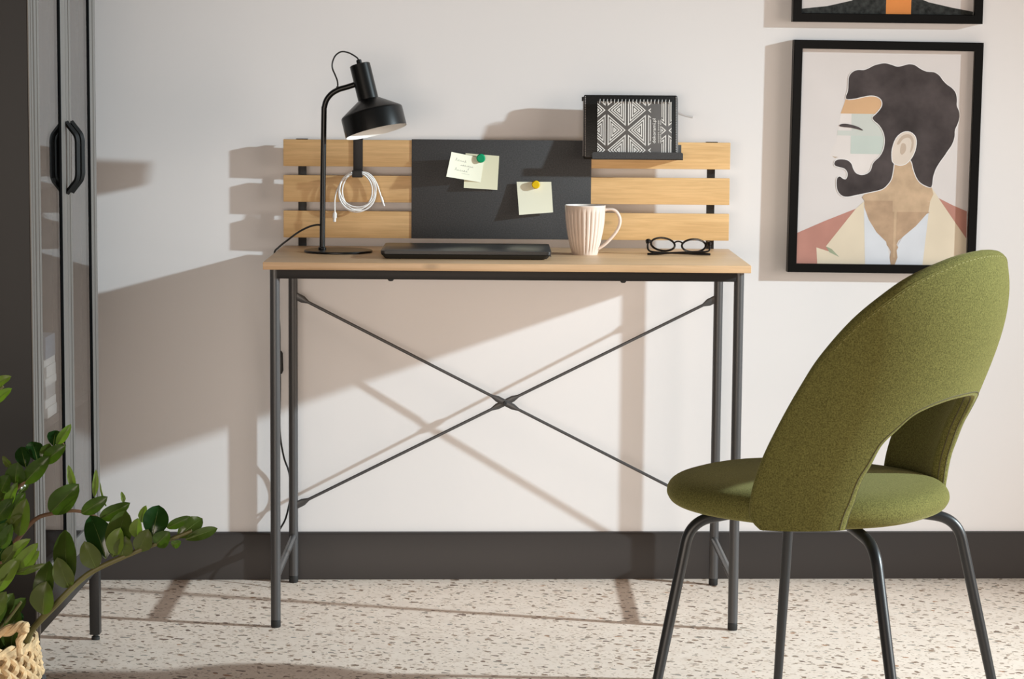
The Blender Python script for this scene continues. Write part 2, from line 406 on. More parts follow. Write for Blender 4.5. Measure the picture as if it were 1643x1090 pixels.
zt=float(atY(1147,481,lyb)[2]); zt2=float(atY(478,473,lyb)[2]); zb=float(atY(480,811,lyb)[2])
zT=(zt+zt2)/2
rod((-lx+.006,yb_,zT),(lx-.006,yb_,zb),-.0035).build('brace_rod',M['steel'],desk)
rod((-lx+.006,yb_,zb),(lx-.006,yb_,zT),.0005).build('brace_rod',M['steel'],desk)
b_=MB(); b_.lathe([(0,0),(.0042,0),(.0042,.004),(.003,.006),(0,.006)],16,Matrix.Translation((0,yb_-.004,(zT+zb)/2))@Matrix.Rotation(R(90),4,'X')); b_.build('brace_bolt',M['rubber'],desk)
for sz,(z0,z1) in enumerate(((.946,1.0055),(.8665,.926),(.7865,.8465))):
    MB().box((-.4985,SY,z0),(.4985,SY+.0145,z1),.0008).build('back_slat',M['slat'],desk)
for X in (-.4575,.4575):
    m=MB(); m.box((X-.009,SY+.0148,.735),(X+.009,SY+.0188,1.006),.0005)
    m.box((X-.013,SY+.001,1.0057),(X+.013,SY+.0188,1.0070),.0003)
    m.build('slat_bracket',M['steel_dark'],desk)

# ------------------------------------------------------------------ pin board and what hangs on it
PY=SY-.0019
pb=thing('pin_board',(-.012,PY,.7865),'charcoal metal pin board hung over the middle of the slats','pin board')
q0,q1=-.2125,.1885
MB().box((q0,PY,.7865),(q1,PY+.0014,1.0065),.0004).build('panel',M['board'],pb)
MB().box((q0,PY+.0003,1.0062),(q1,SY+.016,1.0076),.0003).build('top_hook',M['board'],pb)
def note(name,label,px,lift,mt,group):
    # px: TL,TR,BR,BL in the photograph; lift: how far each corner stands off the board
    base=PY-.0006; N=14; c=[]
    P=[np.array(atY(x,y,base-l)) for (x,y),l in zip(px,lift)]
    vs=[]
    for j in range(N+1):
        for i in range(N+1):
            u,v=i/N,j/N
            p=(1-v)*((1-u)*P[0]+u*P[1])+v*((1-u)*P[3]+u*P[2])
            p=p.copy(); 
            l=(1-v)*((1-u)*lift[0]+u*lift[1])+v*((1-u)*lift[3]+u*lift[2])
            lmax=max(lift); sag=(l/lmax)**2*lmax*.55+l*.45 if lmax>0 else 0
            p[1]+= (l-sag); vs.append(p)
    f=[(j*(N+1)+i,j*(N+1)+i+1,(j+1)*(N+1)+i+1,(j+1)*(N+1)+i) for j in range(N) for i in range(N)]
    k=len(vs); vs2=[v+np.array([0,.00035,0]) for v in vs]
    f2=[tuple(i+k for i in t[::-1]) for t in f]
    rim=[]; b=[i for i in range(N+1)]+[(j+1)*(N+1)-1 for j in range(1,N+1)]+[N*(N+1)+i for i in range(N-1,-1,-1)]+[j*(N+1) for j in range(N-1,0,-1)]
    for a,bb_ in zip(b,b[1:]+b[:1]): rim.append((a,a+k,bb_+k,bb_))
    m=MB(); m.add(vs+vs2,f+f2+rim,True)
    o=m.build(name,mt); return tag(o,label,'sticky note',group), P
nB,_=note('sticky_note','blank cream sticky note half covered by the written note under the green magnet',[(747,246),(801,250.5),(798,305),(744,301.5)],[.0035,.002,.005,.012],M['note2'],'sticky notes on the pin board')
nA,PA=note('sticky_note','cream sticky note with pen handwriting, held by the green magnet',[(724.5,244),(777,254.5),(771,293),(716,283.5)],[.032,.0065,.010,.038],M['note'],'sticky notes on the pin board')
nC,_=note('sticky_note','blank cream sticky note held by the yellow magnet',[(829,292),(884.5,292),(887.5,341),(833,345)],[.009,.006,.012,.018],M['note'],'sticky notes on the pin board')
# handwriting: thin pen strokes lying on the written note
def onA(u,v,e=.0007):
    lift=[.032,.0065,.010,.038]; lm=max(lift)
    p=(1-v)*((1-u)*PA[0]+u*PA[1])+v*((1-u)*PA[3]+u*PA[2]); p=p.copy()
    l=(1-v)*((1-u)*lift[0]+u*lift[1])+v*((1-u)*lift[3]+u*lift[2]); p[1]+=l-((l/lm)**2*lm*.55+l*.45)-e; return p
m=MB()
def scrib(u0,u1,v,h,n,cap=0):
    pts=[]
    for i in range(n*6+1):
        t=i/(n*6); a=t*n*2*math.pi
        hh=h*(.6+.5*math.sin(i*1.7)) + (cap if t<.18 else 0)
        pts.append(onA(u0+(u1-u0)*t+.018*math.sin(a), v-hh*(.5-.5*math.cos(a))))
    m.tube(pts,.00016,5)
scrib(.16,.50,.30,.07,5,.10); scrib(.34,.72,.46,.05,7,.0); scrib(.20,.58,.68,.06,6,.10)
m.tube([onA(.60,.52),onA(.58,.60)],.00022,5); m.tube([onA(.42,.76),onA(.64,.77)],.00014,5)
m.build('handwriting',M['ink'],nA)
def magnet(px,label,mt,Y,rad):
    p=atY(px[0],px[1],Y); m=MB()
    m.lathe([(0,.009),(rad*.80,.009),(rad*.95,.0078),(rad,.0062),(rad,.0005),(rad*.96,0),(0,0)],32,Matrix.Translation(p+np.array([0,.0,0]))@Matrix.Rotation(R(90),4,'X'))
    o=m.build('magnet',mt); return tag(o,label,'magnet','round magnets on the pin board')
magnet((771.7,254),'round green magnet holding the two overlapping notes',M['green'],PY-.0075,.0098)
magnet((859.7,296.3),'round yellow magnet holding the single note',M['yellow'],PY-.0085,.0092)

# ------------------------------------------------------------------ cable hook and white cable
p=atY(574.5,278,SY); hx=float(p[0]); hz=float(p[2])
hk=thing('cable_hook',(hx,SY,hz),'black strap hook hung over the left end of the slats','hook')
m=MB(); m.box((hx-.0105,SY-.0035,hz),(hx+.0105,SY-.0010,1.0085),.0004); m.box((hx-.0105,SY-.0035,1.0062),(hx+.0105,SY+.019,1.0085),.0004)
m.build('strap',M['steel_dark'],hk)
m=MB(); m.box((hx-.011,SY-.036,hz-.008),(hx+.011,SY-.0012,hz-.0055),.0004); m.box((hx-.011,SY-.038,hz-.008),(hx+.011,SY-.0355,hz+.0075),.0004)
m.build('hook',M['steel_dark'],hk)
cb=thing('usb_cable',(hx,SY-.02,hz-.09),'white USB cable coiled and hung on the black hook','cable')
def cpt(x,y,Y): return atY(x,y,Y)
path=[]
cy0=SY-.019
ends1=[(537.3,341),(537,330),(537.5,318),(541,305),(548,292),(558,282),(568,276.5)]
for i,(x,y) in enumerate(ends1): path.append(cpt(x,y,cy0-.006+.001*i))
loops=[((575,306),31,30),((570,304),25,26),((573.5,308),30,35),((576,300),25,27),((572,306),29,32)]
ang0=-95
N=36
for li,((cx_,cy_),ra,rb) in enumerate(loops):
    for k in range(N):
        t=k/N; nx=loops[min(li+1,len(loops)-1)]
        c0=np.array((cx_,cy_,ra,rb)); c1=np.array((nx[0][0],nx[0][1],nx[1],nx[2])); c=c0*(1-t)+c1*t
        # keep every loop passing over the hook
        a=R(ang0+360*t*(1 if True else -1)); x=c[0]+c[2]*math.cos(a); top=276.5
        y=top+ (math.sin(a)+1)*c[3]
        path.append(cpt(x,y,cy0+.010*math.sin(a*1+li)*.35+(li-1.5)*.0035))
ends2=[(575,276.5),(588,277),(598,284),(605,296),(609,308),(611.5,316)]
for i,(x,y) in enumerate(ends2): path.append(cpt(x,y,cy0+.008))
m=MB(); m.tube(spline(path,3),.00155,8); m.build('cord',M['white_plastic'],cb)
a=Vector(cpt(537.3,340,cy0-.006)); b=Vector(cpt(536.6,356,cy0-.006)); d=(b-a)
m=MB(); m.tube([a,a+d*.15,a+d*.15,a+d*.62,a+d*.62,b],[.0026,.0034,.0045,.0045,.0032,.0032],12,flat=(1,.55)); m.build('plug',M['white_plastic'],cb)
a=Vector(cpt(611.5,316,cy0+.008)); b=Vector(cpt(616.5,331,cy0+.008)); d=(b-a)
m=MB(); m.tube([a,a+d*.1,a+d*.55,a+d*.55,b],[.0020,.0028,.0028,.0018,.0018],12); m.build('connector',M['white_plastic'],cb)

# ------------------------------------------------------------------ shelf tray, leather case, spiral notebook
TY=-.142
a=atY(950.5,244,TY); b=atY(1095.8,257.5,TY)
tx0,tx1=float(a[0]),float(b[0]); tz0=float(atY(1023,256.5,TY)[2]); tz1=float(atY(1023,244.5,TY)[2])
tr=thing('shelf_tray',((tx0+tx1)/2,TY,tz0),'small black metal shelf tray hung on the top slat','shelf')
m=MB(); r_=.005
def rr(u0,u1,v0,v1,r,n=6):
    pts=[(u0,v0),(u1,v0)]
    pts+=[(u1-r+r*math.cos(k*math.pi/2/n), v1-r+r*math.sin(k*math.pi/2/n)) for k in range(n+1)]
    pts+=[(u0+r-r*math.sin(k*math.pi/2/n), v1-r+r*math.cos(k*math.pi/2/n)) for k in range(n+1)]
    return pts
m.prism(rr(tx0,tx1,tz0,tz1,.004),lambda u,v,t:(u,t,v),TY,TY+.0018); m.build('front_lip',M['board'],tr)
MB().box((tx0,TY,tz0),(tx1,SY-.0008,tz0+.0018),.0003).build('tray_base',M['board'],tr)
m=MB(); m.box((tx0,SY-.0025,tz0),(tx1,SY-.0008,tz0+.032),.0003); m.box(((tx0+tx1)/2-.03,SY-.0025,tz0+.03),((tx0+tx1)/2+.03,SY-.0008,1.0082),.0003)
m.box(((tx0+tx1)/2-.03,SY-.0025,1.0062),((tx0+tx1)/2+.03,SY+.018,1.0082),.0003); m.build('back_plate',M['board'],tr)
# leather organiser case
cz0=tz0+.0022; CY=-.1145
a=atY(937.5,151.5,CY); b=atY(1089,153.5,CY)
cx0,cx1,cz1=float(a[0]),float(b[0]),float((a[2]+b[2])/2); cz1=cz0+(cz1-cz0)*1.024
lean=R(-12)
cs=thing('organiser_case',((cx0+cx1)/2,CY,cz0),'black leather zip organiser lying sideways behind the patterned notebook','organiser')
Rm=Matrix.Rotation(lean,3,'X'); og=((cx0+cx1)/2,CY,cz0)
MB().box((cx0,CY,cz0),(cx1,CY+.0195,cz1),.004,Rm,og,3).build('cover',M['leather'],cs)
for xx in (cx0+.0035,cx1-.0035):
    m=MB(); z=cz0+.004
    while z<cz1-.004:
        m.box((xx-.0009,CY-.0010,z),(xx+.0009,CY+.001,z+.0022),0,Rm,og); z+=.0038
    m.build('stitching',M['stitch'],cs)
for xx in (cx0-.0006,cx1+.0006):
    m=MB(); m.box((xx-.0008,CY+.0078,cz0+.006),(xx+.0008,CY+.0115,cz1-.006),0,Rm,og); m.build('zip',M['stitch'],cs)
a=atY(1087,181,CY+.038); b_2=atY(1100,185.5,CY+.042); b=atY(1111.5,188,CY+.046)
m=MB(); m.tube([a+np.array([-.004,0,.001]),a,b_2,b],.0030,8,flat=(1,.3),up0=(0,0,1)); m.build('ribbon',M['stitch'],cs)
lp=lambda x,y,z: Rm@(Vector((x,y,z))-Vector(og))+Vector(og)
m=MB(); m.tube([lp(cx0-.0015,CY+.010,cz1-.013),lp(cx0-.0015,CY+.010,cz1-.004)],.0026,10); m.build('zip_pull',M['leather'],cs)
# spiral notebook
NY=-.1325
a=atY(959,162,NY); b=atY(1079,164.5,NY)
nx0,nx1,nz1=float(a[0]),float(b[0]),float((a[2]+b[2])/2); nz0=tz0+.0022; nz1=nz0+(nz1-nz0)*1.014
nb=thing('spiral_notebook',((nx0+nx1)/2,NY,nz0),'white-patterned spiral notebook standing in the black tray','notebook')
Rn=Matrix.Rotation(R(-9),3,'X'); on=((nx0+nx1)/2,NY,nz0)
MB().box((nx0,NY,nz0),(nx1,NY+.0012,nz1),.0003,Rn,on).build('cover',M['cover'],nb)
MB().box((nx0+.001,NY+.0014,nz0),(nx1-.001,NY+.0085,nz1-.001),0,Rn,on).build('pages',M['paper'],nb)
def rot_n(v): return Rn@(Vector(v)-Vector(on))+Vector(on)
m=MB(); Wn=nx1-nx0; SCX=Wn/1007.0          # print units of the cover: 1007 wide
def cov(u,v,e=.00025): return rot_n((nx0+(u-243)*SCX, NY-e, nz1-(v-180)*SCX))
def clip_poly(poly,u0,u1,v0,v1):
    for ax,val,sgn in ((0,u0,1),(0,u1,-1),(1,v0,1),(1,v1,-1)):
        out=[]
        for i in range(len(poly)):
            p,q=poly[i],poly[(i+1)%len(poly)]; dp=(p[ax]-val)*sgn; dq=(q[ax]-val)*sgn
            if dp>=0: out.append(p)
            if dp*dq<0: t=dp/(dp-dq); out.append((p[0]+t*(q[0]-p[0]),p[1]+t*(q[1]-p[1])))
        poly=out
        if len(poly)<3: return None
    return poly
def band(p,q,p2,q2,clip):
    c=clip_poly([p,q,q2,p2],*clip)
    if c: m.add([cov(*x) for x in c],[tuple(range(len(c)))])
def tri_nest(apex,base,vc,hh,clip):
    # concentric hollow triangles pointing along u
    s=1 if apex>base else -1; L=abs(apex-base)
    for k in range(4):
        o0=k*26; o1=o0+13
        def tri(o):
            # inset the triangle by o on all sides
            sl=math.hypot(L,hh)/hh
            b_=base+s*o; a_=apex-s*o*sl; h_=hh*(abs(a_-b_)/L)
            return (a_,vc),(b_,vc-h_),(b_,vc+h_)
        if (L-o1*math.hypot(L,hh)/hh-o1)<12: break
        A,B,C=tri(o0); a2,b2,c2=tri(o1)
        band(A,B,a2,b2,clip); band(A,C,a2,c2,clip); band(B,C,b2,c2,clip)
cl=(246,1247,184,905)
cols=[(97,370,1),(370,643,0),(643,915,1),(915,1190,0),(1190,1462,1)]
for (u0,u1,par) in cols:
    u0+=15; u1-=15
    for r in range(-1,4):
        v=30+r*270 + 0
        right=((r+par)%2==0)                # alternate pointing direction
        for c_ in ((246,968,184,905),(1112,1247,184,905)):
            if right: tri_nest(u1,u0,v,212,c_)
            else: tri_nest(u0,u1,v,212,c_)
m.build('cover_print',M['print_white'],nb)
def text_mesh(body,size,mt,parent,name,place,bold=0.0):
    cu=bpy.data.curves.new(name,'FONT'); cu.body=body; cu.size=1.0; cu.offset=bold; cu.resolution_u=3
    t=bpy.data.objects.new('tmp_text',cu); COL.objects.link(t)
    dg=bpy.context.evaluated_depsgraph_get(); me=bpy.data.meshes.new_from_object(t.evaluated_get(dg))
    bpy.data.objects.remove(t,do_unlink=True)
    xs=[v.co.x for v in me.vertices]; w0,w1=min(xs),max(xs)
    mb=MB(); mb.add([place((v.co.x-w0)/(w1-w0), v.co.y) for v in me.vertices],[tuple(p.vertices) for p in me.polygons])
    return mb.build(name,mt,parent)
# shop name reading upwards, two small lines beside it
text_mesh('dekorami.pl',1,M['print_white'],nb,'cover_title',lambda s,y: cov(1030-y*58,745-s*335,.0003),.012)
m2=MB()
for (u,segs) in ((1072,((740,590),(575,425))),(1100,((742,612),(598,500),(490,425)))):
    for (va,vb) in segs:
        v=va; k=0
        while v-6>vb:
            wv=random.choice((7,9,11)); hh=random.choice((11,11,15,18))
            pts=[(u-hh/2,v),(u+hh/2,v),(u+hh/2,v-wv*.55),(u-hh/2,v-wv*.55)]
            m2.add([cov(*x,.0003) for x in pts],[(0,1,2,3)]); v-=wv+2
m2.build('small_lettering',M['print_white'],nb)
m=MB()
nr=20
for k in range(nr):
    xx=nx0+Wn*(k+.7)/(nr+.4); cz=nz1-.0005
    ring=[rot_n((xx+.0008*math.sin(t),NY+.0042+.0062*math.cos(t),cz+.0055*math.sin(t))) for t in [2*math.pi*i/14 for i in range(14)]]
    m.tube(ring,.00075,6,closed=True)
m.build('spiral_binding',M['wire'],nb)

# ------------------------------------------------------------------ desk lamp
LYc=-.258
lb=atZ(543.5,401,H+.004); lbx=float(lb[0])
lamp=thing('desk_lamp',(lbx,LYc,H),'black metal desk lamp with bell shade on the left of the desk','lamp')
m=MB(); m.lathe([(0,0),(.072,0),(.0738,.001),(.0738,.0038),(.0722,.005),(0,.0055)],64,Matrix.Translation((lbx,LYc,H))); m.build('base',M['lamp'],lamp)
sp=[(517,399),(518.2,300),(519.8,185),(520.6,172),(524,160.5),(532,150.5),(543.5,143.7),(556,140),(570,135.5)]
pts=[Vector(atY(x,y,LYc)) for x,y in sp]; pts[0].z=H+.004
m=MB(); m.tube([pts[0],pts[0]+(pts[1]-pts[0])*.5,pts[1]]+spline(pts[1:],6)[1:],.0060,16); m.build('stem',M['lamp'],lamp)
m=MB(); m.lathe([(0,.007),(.0070,.007),(.0086,.0055),(.0086,.0015),(.0080,0),(0,0)],24,Matrix.Translation((pts[0].x,LYc,H+.004))); m.build('stem_collar',M['lamp'],lamp)
# shade: axis leans to the right and a little towards the room
top=Vector(atY(577.2,103.5,LYc)); rim=Vector(atY(603.7,211.5,LYc-.020))
ax=(rim-top).normalized(); Ls=(rim-top).length; k=Ls/111.0
zx=ax; xx=Vector((1,0,0)); xx=(xx-zx*xx.dot(zx)).normalized(); yy=zx.cross(xx)
Ms=Matrix(((xx.x,yy.x,zx.x,top.x),(xx.y,yy.y,zx.y,top.y),(xx.z,yy.z,zx.z,top.z),(0,0,0,1)))
rc=.0222; rr_=.0672
m=MB(); m.lathe([(0,0),(rc-.0015,0),(rc,.0015),(rc,58.5*k),(rc-.002,59.5*k)],40,Ms); m.build('socket',M['lamp'],lamp)
out=[(rc-.0015,57.5*k),(rc+.003,58.8*k),(rr_-.003,77.5*k),(rr_-.0005,79.5*k),(rr_,81*k),(rr_,111*k)]
inn=[(rr_,111*k),(rr_-.0012,111*k),(rr_-.0014,82*k),(rr_-.005,80*k),(rc+.002,61*k),(.003,60*k)]
m=MB(); m.lathe(out,72,Ms); so=m.build('shade',M['lamp'],lamp)
m=MB(); m.lathe(inn,72,Ms); m.build('shade_inside',M['lamp_white'],so)
m=MB(); m.lathe([(.012,62*k),(.013,66*k),(.024,80*k),(.027,90*k),(.022,100*k),(.010,104*k),(0,105*k)],32,Ms); m.build('bulb',M['bulb'],lamp)
m=MB(); m.lathe([(.0058,.002),(.0058,-.009),(.0046,-.0105),(0,-.0105)],20,Ms); m.build('cord_grip',M['lamp'],lamp)
tp=Ms@Vector((0,0,-.010))
cp=[tp, tp+Vector((-.005,0,.006))]+[Vector(atY(x,y,LYc)) for x,y in ((560,85),(548,83),(538.5,89),(533.5,100),(533.5,110),(538,121),(541.5,131),(542,142))]
m=MB(); m.tube(spline(cp,6),.0017,8); m.build('head_cord',M['cord'],lamp)
p=Vector(atY(542,141,LYc)); m=MB(); m.lathe([(0,.003),(.0035,.003),(.0035,-.002),(0,-.002)],16,Matrix.Translation(p)); m.build('cord_bush',M['lamp'],lamp)
# mains cord: out of the stem, over the left edge, down behind the desk
cY=-.115
cp=[Vector(atY(515.5,361.5,LYc)),Vector(atY(508,361,LYc)),Vector(atY(496,364,LYc)),Vector(atY(480,372,LYc+.004)),Vector(atY(462,385,LYc+.008)),Vector((-.5005,-.195,H+.004)),
    Vector((-.512,-.165,H-.012)),Vector((-.517,-.125,.70)),Vector((-.509,-.088,.60)),Vector(atY(449,560,-.080)),Vector(atY(449.5,620,-.078)),Vector(atY(449,690,-.076)),Vector(atY(455,732,-.070)),Vector(atY(464,760,-.064)),Vector(atY(466,795,-.062)),Vector(atY(459,830,-.074)),Vector(atY(450,848,-.085)),Vector(atY(442,862,-.095)),
    Vector((-.506,-.120,.05)),Vector((-.504,-.150,.008)),Vector((-.502,-.185,.0025)),Vector((-.501,-.215,.0025))]
m=MB(); m.tube(spline(cp,8),.0021,8); mc=m.build('mains_cord',M['cord'],lamp)
a=Vector(atY(449,563,-.080)); b=Vector(atY(450.5,600,-.079)); m=MB(); m.tube([a,a+(b-a)*.1,a+(b-a)*.85,b],[.003,.0065,.0062,.003],12,flat=(1,.7)); m.build('cord_switch',M['cord'],mc)

# ------------------------------------------------------------------ laptop
a=atZ(616,416.8,H+.001)
lY=-.450; lxa=float(atZ(616,416.8,H)[0]); lxb=float(atZ(880,418,H)[0])
lap=thing('laptop',((lxa+lxb)/2,lY+.12,H),'closed black laptop lying at the middle of the desk','laptop')
Xa,Xb=lxa-.008,lxb+.006; D_=.235
def slab(z0,z1,i0,i1,r):
    m=MB(); 
    def ring(ins,z):
        x0_,x1_,y0_,y1_=Xa+ins,Xb-ins,lY+ins,lY+D_-ins; o=[]
        for (cx_,cy_,a0) in ((x1_-r,y0_+r,-90),(x1_-r,y1_-r,0),(x0_+r,y1_-r,90),(x0_+r,y0_+r,180)):
            for k in range(6): t=R(a0+k*18); o.append((cx_+r*math.cos(t),cy_+r*math.sin(t),z))
        return o
    a=ring(i0,z0); b=ring(i1,z1); n=len(a)
    c=ring(i1+.0008,z1+.0006)
    m.add(a+b+c,[(i,(i+1)%n,(i+1)%n+n,i+n) for i in range(n)]+[(i+n,(i+1)%n+n,(i+1)%n+2*n,i+2*n) for i in range(n)]+[tuple(range(n))[::-1],tuple(range(2*n,3*n))]); return m
slab(H+.0015,H+.0100,.009,.001,.010).build('base',M['laptop_dark'],lap)
slab(H+.0112,H+.0175,.0006,0,.010).build('lid',M['laptop'],lap)
m=MB(); m.tube([(Xa+.03,lY+D_-.002,H+.0108),(Xb-.03,lY+D_-.002,H+.0108)],.0035,12); m.build('hinge',M['laptop_dark'],lap)
for fx in (Xa+.03,Xb-.03):
    for fy in (lY+.02,lY+D_-.02): MB().box((fx-.012,fy-.003,H),(fx+.012,fy+.003,H+.002),.0005).build('rubber_foot',M['rubber'],lap)
MB().box((Xb-.0015,lY+.03,H+.0045),(Xb+.0002,lY+.05,H+.0085),0).build('port',M['steel'],lap)

# ------------------------------------------------------------------ mug
mc_=atZ(938.3,408,H); mY=-.272; mX=float(atY(938.3,400,mY)[0])
mug=thing('mug',(mX,mY,H),'pinkish fluted ceramic mug standing right of the laptop','mug')
hM=.1065; nf=26; sg=nf*8
def rib(k,i):
    q=((k%8)-4)/8.0; return 1-(.045*math.exp(-(q/.16)**2) if 3<i<21 else 0)
po=[(0,.002),(.024,.001),(.0275,0)]
for i in range(20):
    t=i/19; po.append((.0283+ (.0437-.0283)*(1-(1-t)**1.9), .003+t*(hM-.006)))
po+=[(.0440,hM-.002),(.0437,hM-.0003)]
m=MB(); m.lathe(po,sg,Matrix.Translation((mX,mY,H)),True,rib); m.build('body',M['mug'],mug)
pi_=[(.0437,hM-.0003),(.0428,hM+.0004),(.0418,hM-.0006)]+[(.0252+(.0412-.0252)*(1-(1-t)**1.9),.006+t*(hM-.011)) for t in [1-i/14 for i in range(15)]]+[(0,.006)]
m=MB(); m.lathe(pi_,64,Matrix.Translation((mX,mY,H))); m.build('lining',M['mug_in'],mug)
hp=[(966,338),(975,336.3),(984,336.8),(990,341),(994.5,350),(994,361),(988,373),(978,385),(969,393.5),(959.5,399.5)]
hpts=[Vector(atY(x,y,mY-.006)) for x,y in hp]
m=MB(); m.tube(spline(hpts,5),.0062,14,flat=(.55,1.0) ,up0=(0,0,1)); m.build('handle',M['mug'],mug)

# ------------------------------------------------------------------ eyeglasses
gY=-.262; gl=atZ(1040,409,H); 
gc=Vector(atY(1088.5,397,gY)); gx=gc.x
gls=thing('eyeglasses',(gx,gY,H),'folded black-framed eyeglasses lying at the right of the desk','eyeglasses')
tilt=R(-24)
def gp(u,v,d=0):                         # frame plane: leaning back, slightly turned
    p=Vector((u,d,v+.0022-u*.035)); p=Matrix.Rotation(tilt,3,'X')@p; p=Matrix.Rotation(R(-3),3,'Z')@p
    return p+Vector((gx,gY,H+.0045))
for s in (-1,1):
    c=s*.0335; ring=[]; 
    for k in range(40):
        t=2*math.pi*k/40; u=.0258*math.cos(t); v=.0148*math.sin(t)*(1.0 if math.sin(t)>0 else 1.0)
        ring.append((c+u, .0158+v+ (.0018*math.cos(t)*s), -.0035*(u*s/.0258)**2*0+.002*((c+u)/.06)**2))
    m=MB(); m.tube([gp(*q) for q in ring],.0023,8,closed=True); rimo=m.build('rim',M['glasses'],gls)
    m=MB(); cc=gp(c,.0158,.0005); m.add([cc]+[gp(*q) for q in ring],[(0,1+i,1+(i+1)%40) for i in range(40)],True); m.build('lens',M['lens'],rimo)
    # end piece and nose pad
    m=MB(); m.tube([gp(s*.0585,.021,.001),gp(s*.0650,.0225,0),gp(s*.0665,.0205,-.004),gp(s*.0665,.015,-.006)],[.0028,.0050,.0050,.0036],10); m.build('end_piece',M['glasses'],gls)
    m=MB(); m.tube([gp(s*.0095,.0125,-.002),gp(s*.0085,.009,-.005),gp(s*.0095,.005,-.006)],[.0008,.002,.0012],8); m.build('nose_pad',M['lens'],gls)
m=MB(); m.tube(spline([gp(-.0095,.019),gp(-.004,.0232),gp(.004,.0232),gp(.0095,.019)],6),.0018,8); m.build('bridge',M['glasses'],gls)
for s,dy,dz in ((-1,-.010,.0030),(1,-.0145,.0055)):
    a=gp(s*.0665,.017,-.005); z=H+.0022
    e=[a, Vector((gx+s*.064,gY-.008+dy*.3,z+.007)), Vector((gx+s*.035,gY+dy,z+dz)), Vector((gx-s*.02,gY+dy-.003,z+dz*.5)), Vector((gx-s*.055,gY+dy-.003,z+.0006)), Vector((gx-s*.068,gY+dy-.001,z-.0004))]
    m=MB(); P=spline(e,6); m.tube(P,[.0021]*(len(P)-14)+[.0021+.0009*min(1,i/5) for i in range(14)],8); m.build('temple',M['glasses'],gls)

# ------------------------------------------------------------------ framed prints
A2=math.atan(0.0385)
def pframe(label,cx,cz,tilt_,layers,mats_extra,W_=.430,Hh=.524):
    off=.0285; cy=wall_y(cx,off)
    fr=thing('picture_frame',(cx,cy,cz-Hh/2),label,'picture','portrait prints on the wall')
    Mx=Matrix.Translation((cx,cy,cz))@Matrix.Rotation(A2,4,'Z')@Matrix.Rotation(tilt_,4,'Y')
    fw=.0195; dep=.0265
    def P(u,v,d): return Mx@Vector((u,d,v))
    m=MB(); a=W_/2; b=Hh/2
    # mitred moulding: front face, sides, rebate
    ring=lambda i,d:[P(-a+i,-b+i,d),P(a-i,-b+i,d),P(a-i,b-i,d),P(-a+i,b-i,d)]
    rg=[ring(0,dep),ring(0,.0012),ring(.0012,0),ring(fw-.001,0),ring(fw,.001),ring(fw,.0120),ring(.003,.0120),ring(.003,dep)]
    vs=[p for r in rg for p in r]; fs=[]
    for i in range(len(rg)):
        j=(i+1)%len(rg)
        for k in range(4): fs.append((i*4+k,i*4+(k+1)%4,j*4+(k+1)%4,j*4+k))
    m.add(vs,fs); m.build('moulding',M['frame'],fr)
    m=MB(); m.add([P(-a+.003,-b+.003,.0155),P(a-.003,-b+.003,.0155),P(a-.003,b-.003,.0155),P(-a+.003,b-.003,.0155)],[(0,1,2,3)])
    m.add([P(-a+.003,-b+.003,.024),P(a-.003,-b+.003,.024),P(a-.003,b-.003,.024),P(-a+.003,b-.003,.024)],[(3,2,1,0)])
    m.build('backing_board',M['paper'],fr)
    iu=a-fw; iv=b-fw
    mats=[]; idx={}; m=MB(); dz=0.0150
    for li,(mt,poly) in enumerate(layers):
        if mt not in idx: idx[mt]=len(mats); mats.append(M[mt])
        m.cur=idx[mt]; d=dz-li*.00004
        tri=tessellate_polygon([[Vector((x,y,0)) for x,y in poly]])
        m.add([P(-iu+2*iu*min(1.001,max(-.001,u)), iv-2*iv*min(1.001,max(-.001,v)), d) for u,v in poly],[tuple(t) for t in tri])
    m.build('print',mats,fr)
    m=MB(); m.add([P(-iu-.002,-iv-.002,.0115),P(iu+.002,-iv-.002,.0115),P(iu+.002,iv+.002,.0115),P(-iu-.002,iv+.002,.0115)],[(0,1,2,3)])
    m.build('glazing',M['glazing'],fr)
    return fr
def pm(name,col,sp=(25,.10)): M[name]=mat('print_'+name,col,.85,spec=.2,speck=sp)
pm('p_bg',(0.697,0.653,0.644,1),(8,.03)); pm('p_hair',(0.07,0.0566,0.0562,1),(14,.42)); pm('p_white',(0.781,0.761,0.759,1),(8,.03)); pm('p_face',(0.739,0.686,0.667,1),(9,.05))
pm('p_orange',(0.655,0.414,0.239,1),(10,.06)); pm('p_green',(0.581,0.604,0.57,1),(10,.04)); pm('p_green2',(0.549,0.609,0.57,1),(10,.04)); pm('p_ear',(0.697,0.609,0.531,1),(12,.06)); pm('p_ear2',(0.528,0.424,0.342,1),(12,.06))
pm('p_neck',(0.475,0.326,0.216,1),(30,.16)); pm('p_neck2',(0.56,0.402,0.268,1),(30,.14)); pm('p_shirt',(0.676,0.696,0.747,1),(12,.06)); pm('p_cream',(0.739,0.642,0.502,1),(10,.05)); pm('p_pink',(0.486,0.239,0.194,1),(14,.10))
pm('p_leaf',(0.317,0.359,0.251,1)); pm('p_suit',(0.035,0.0371,0.0356,1),(90,.6)); pm('p_tie',(0.792,0.294,0.0855,1),(10,.05))
def Z(poly):                              # traced points of the print -> 0..1 across and down the opening
    o=[]
    for x,y in poly:
        v=(y-188)/824.; xl=205-12*v; xr_=857-14*v; o.append(((x-xl)/(xr_-xl),v))
    return o
def smooth2(poly,n=4):
    return [(p.x,p.y) for p in spline([(x,y,0) for x,y in poly],n,True)]
bgp=[(205,188),(857,188),(843,1012),(193,1012)]
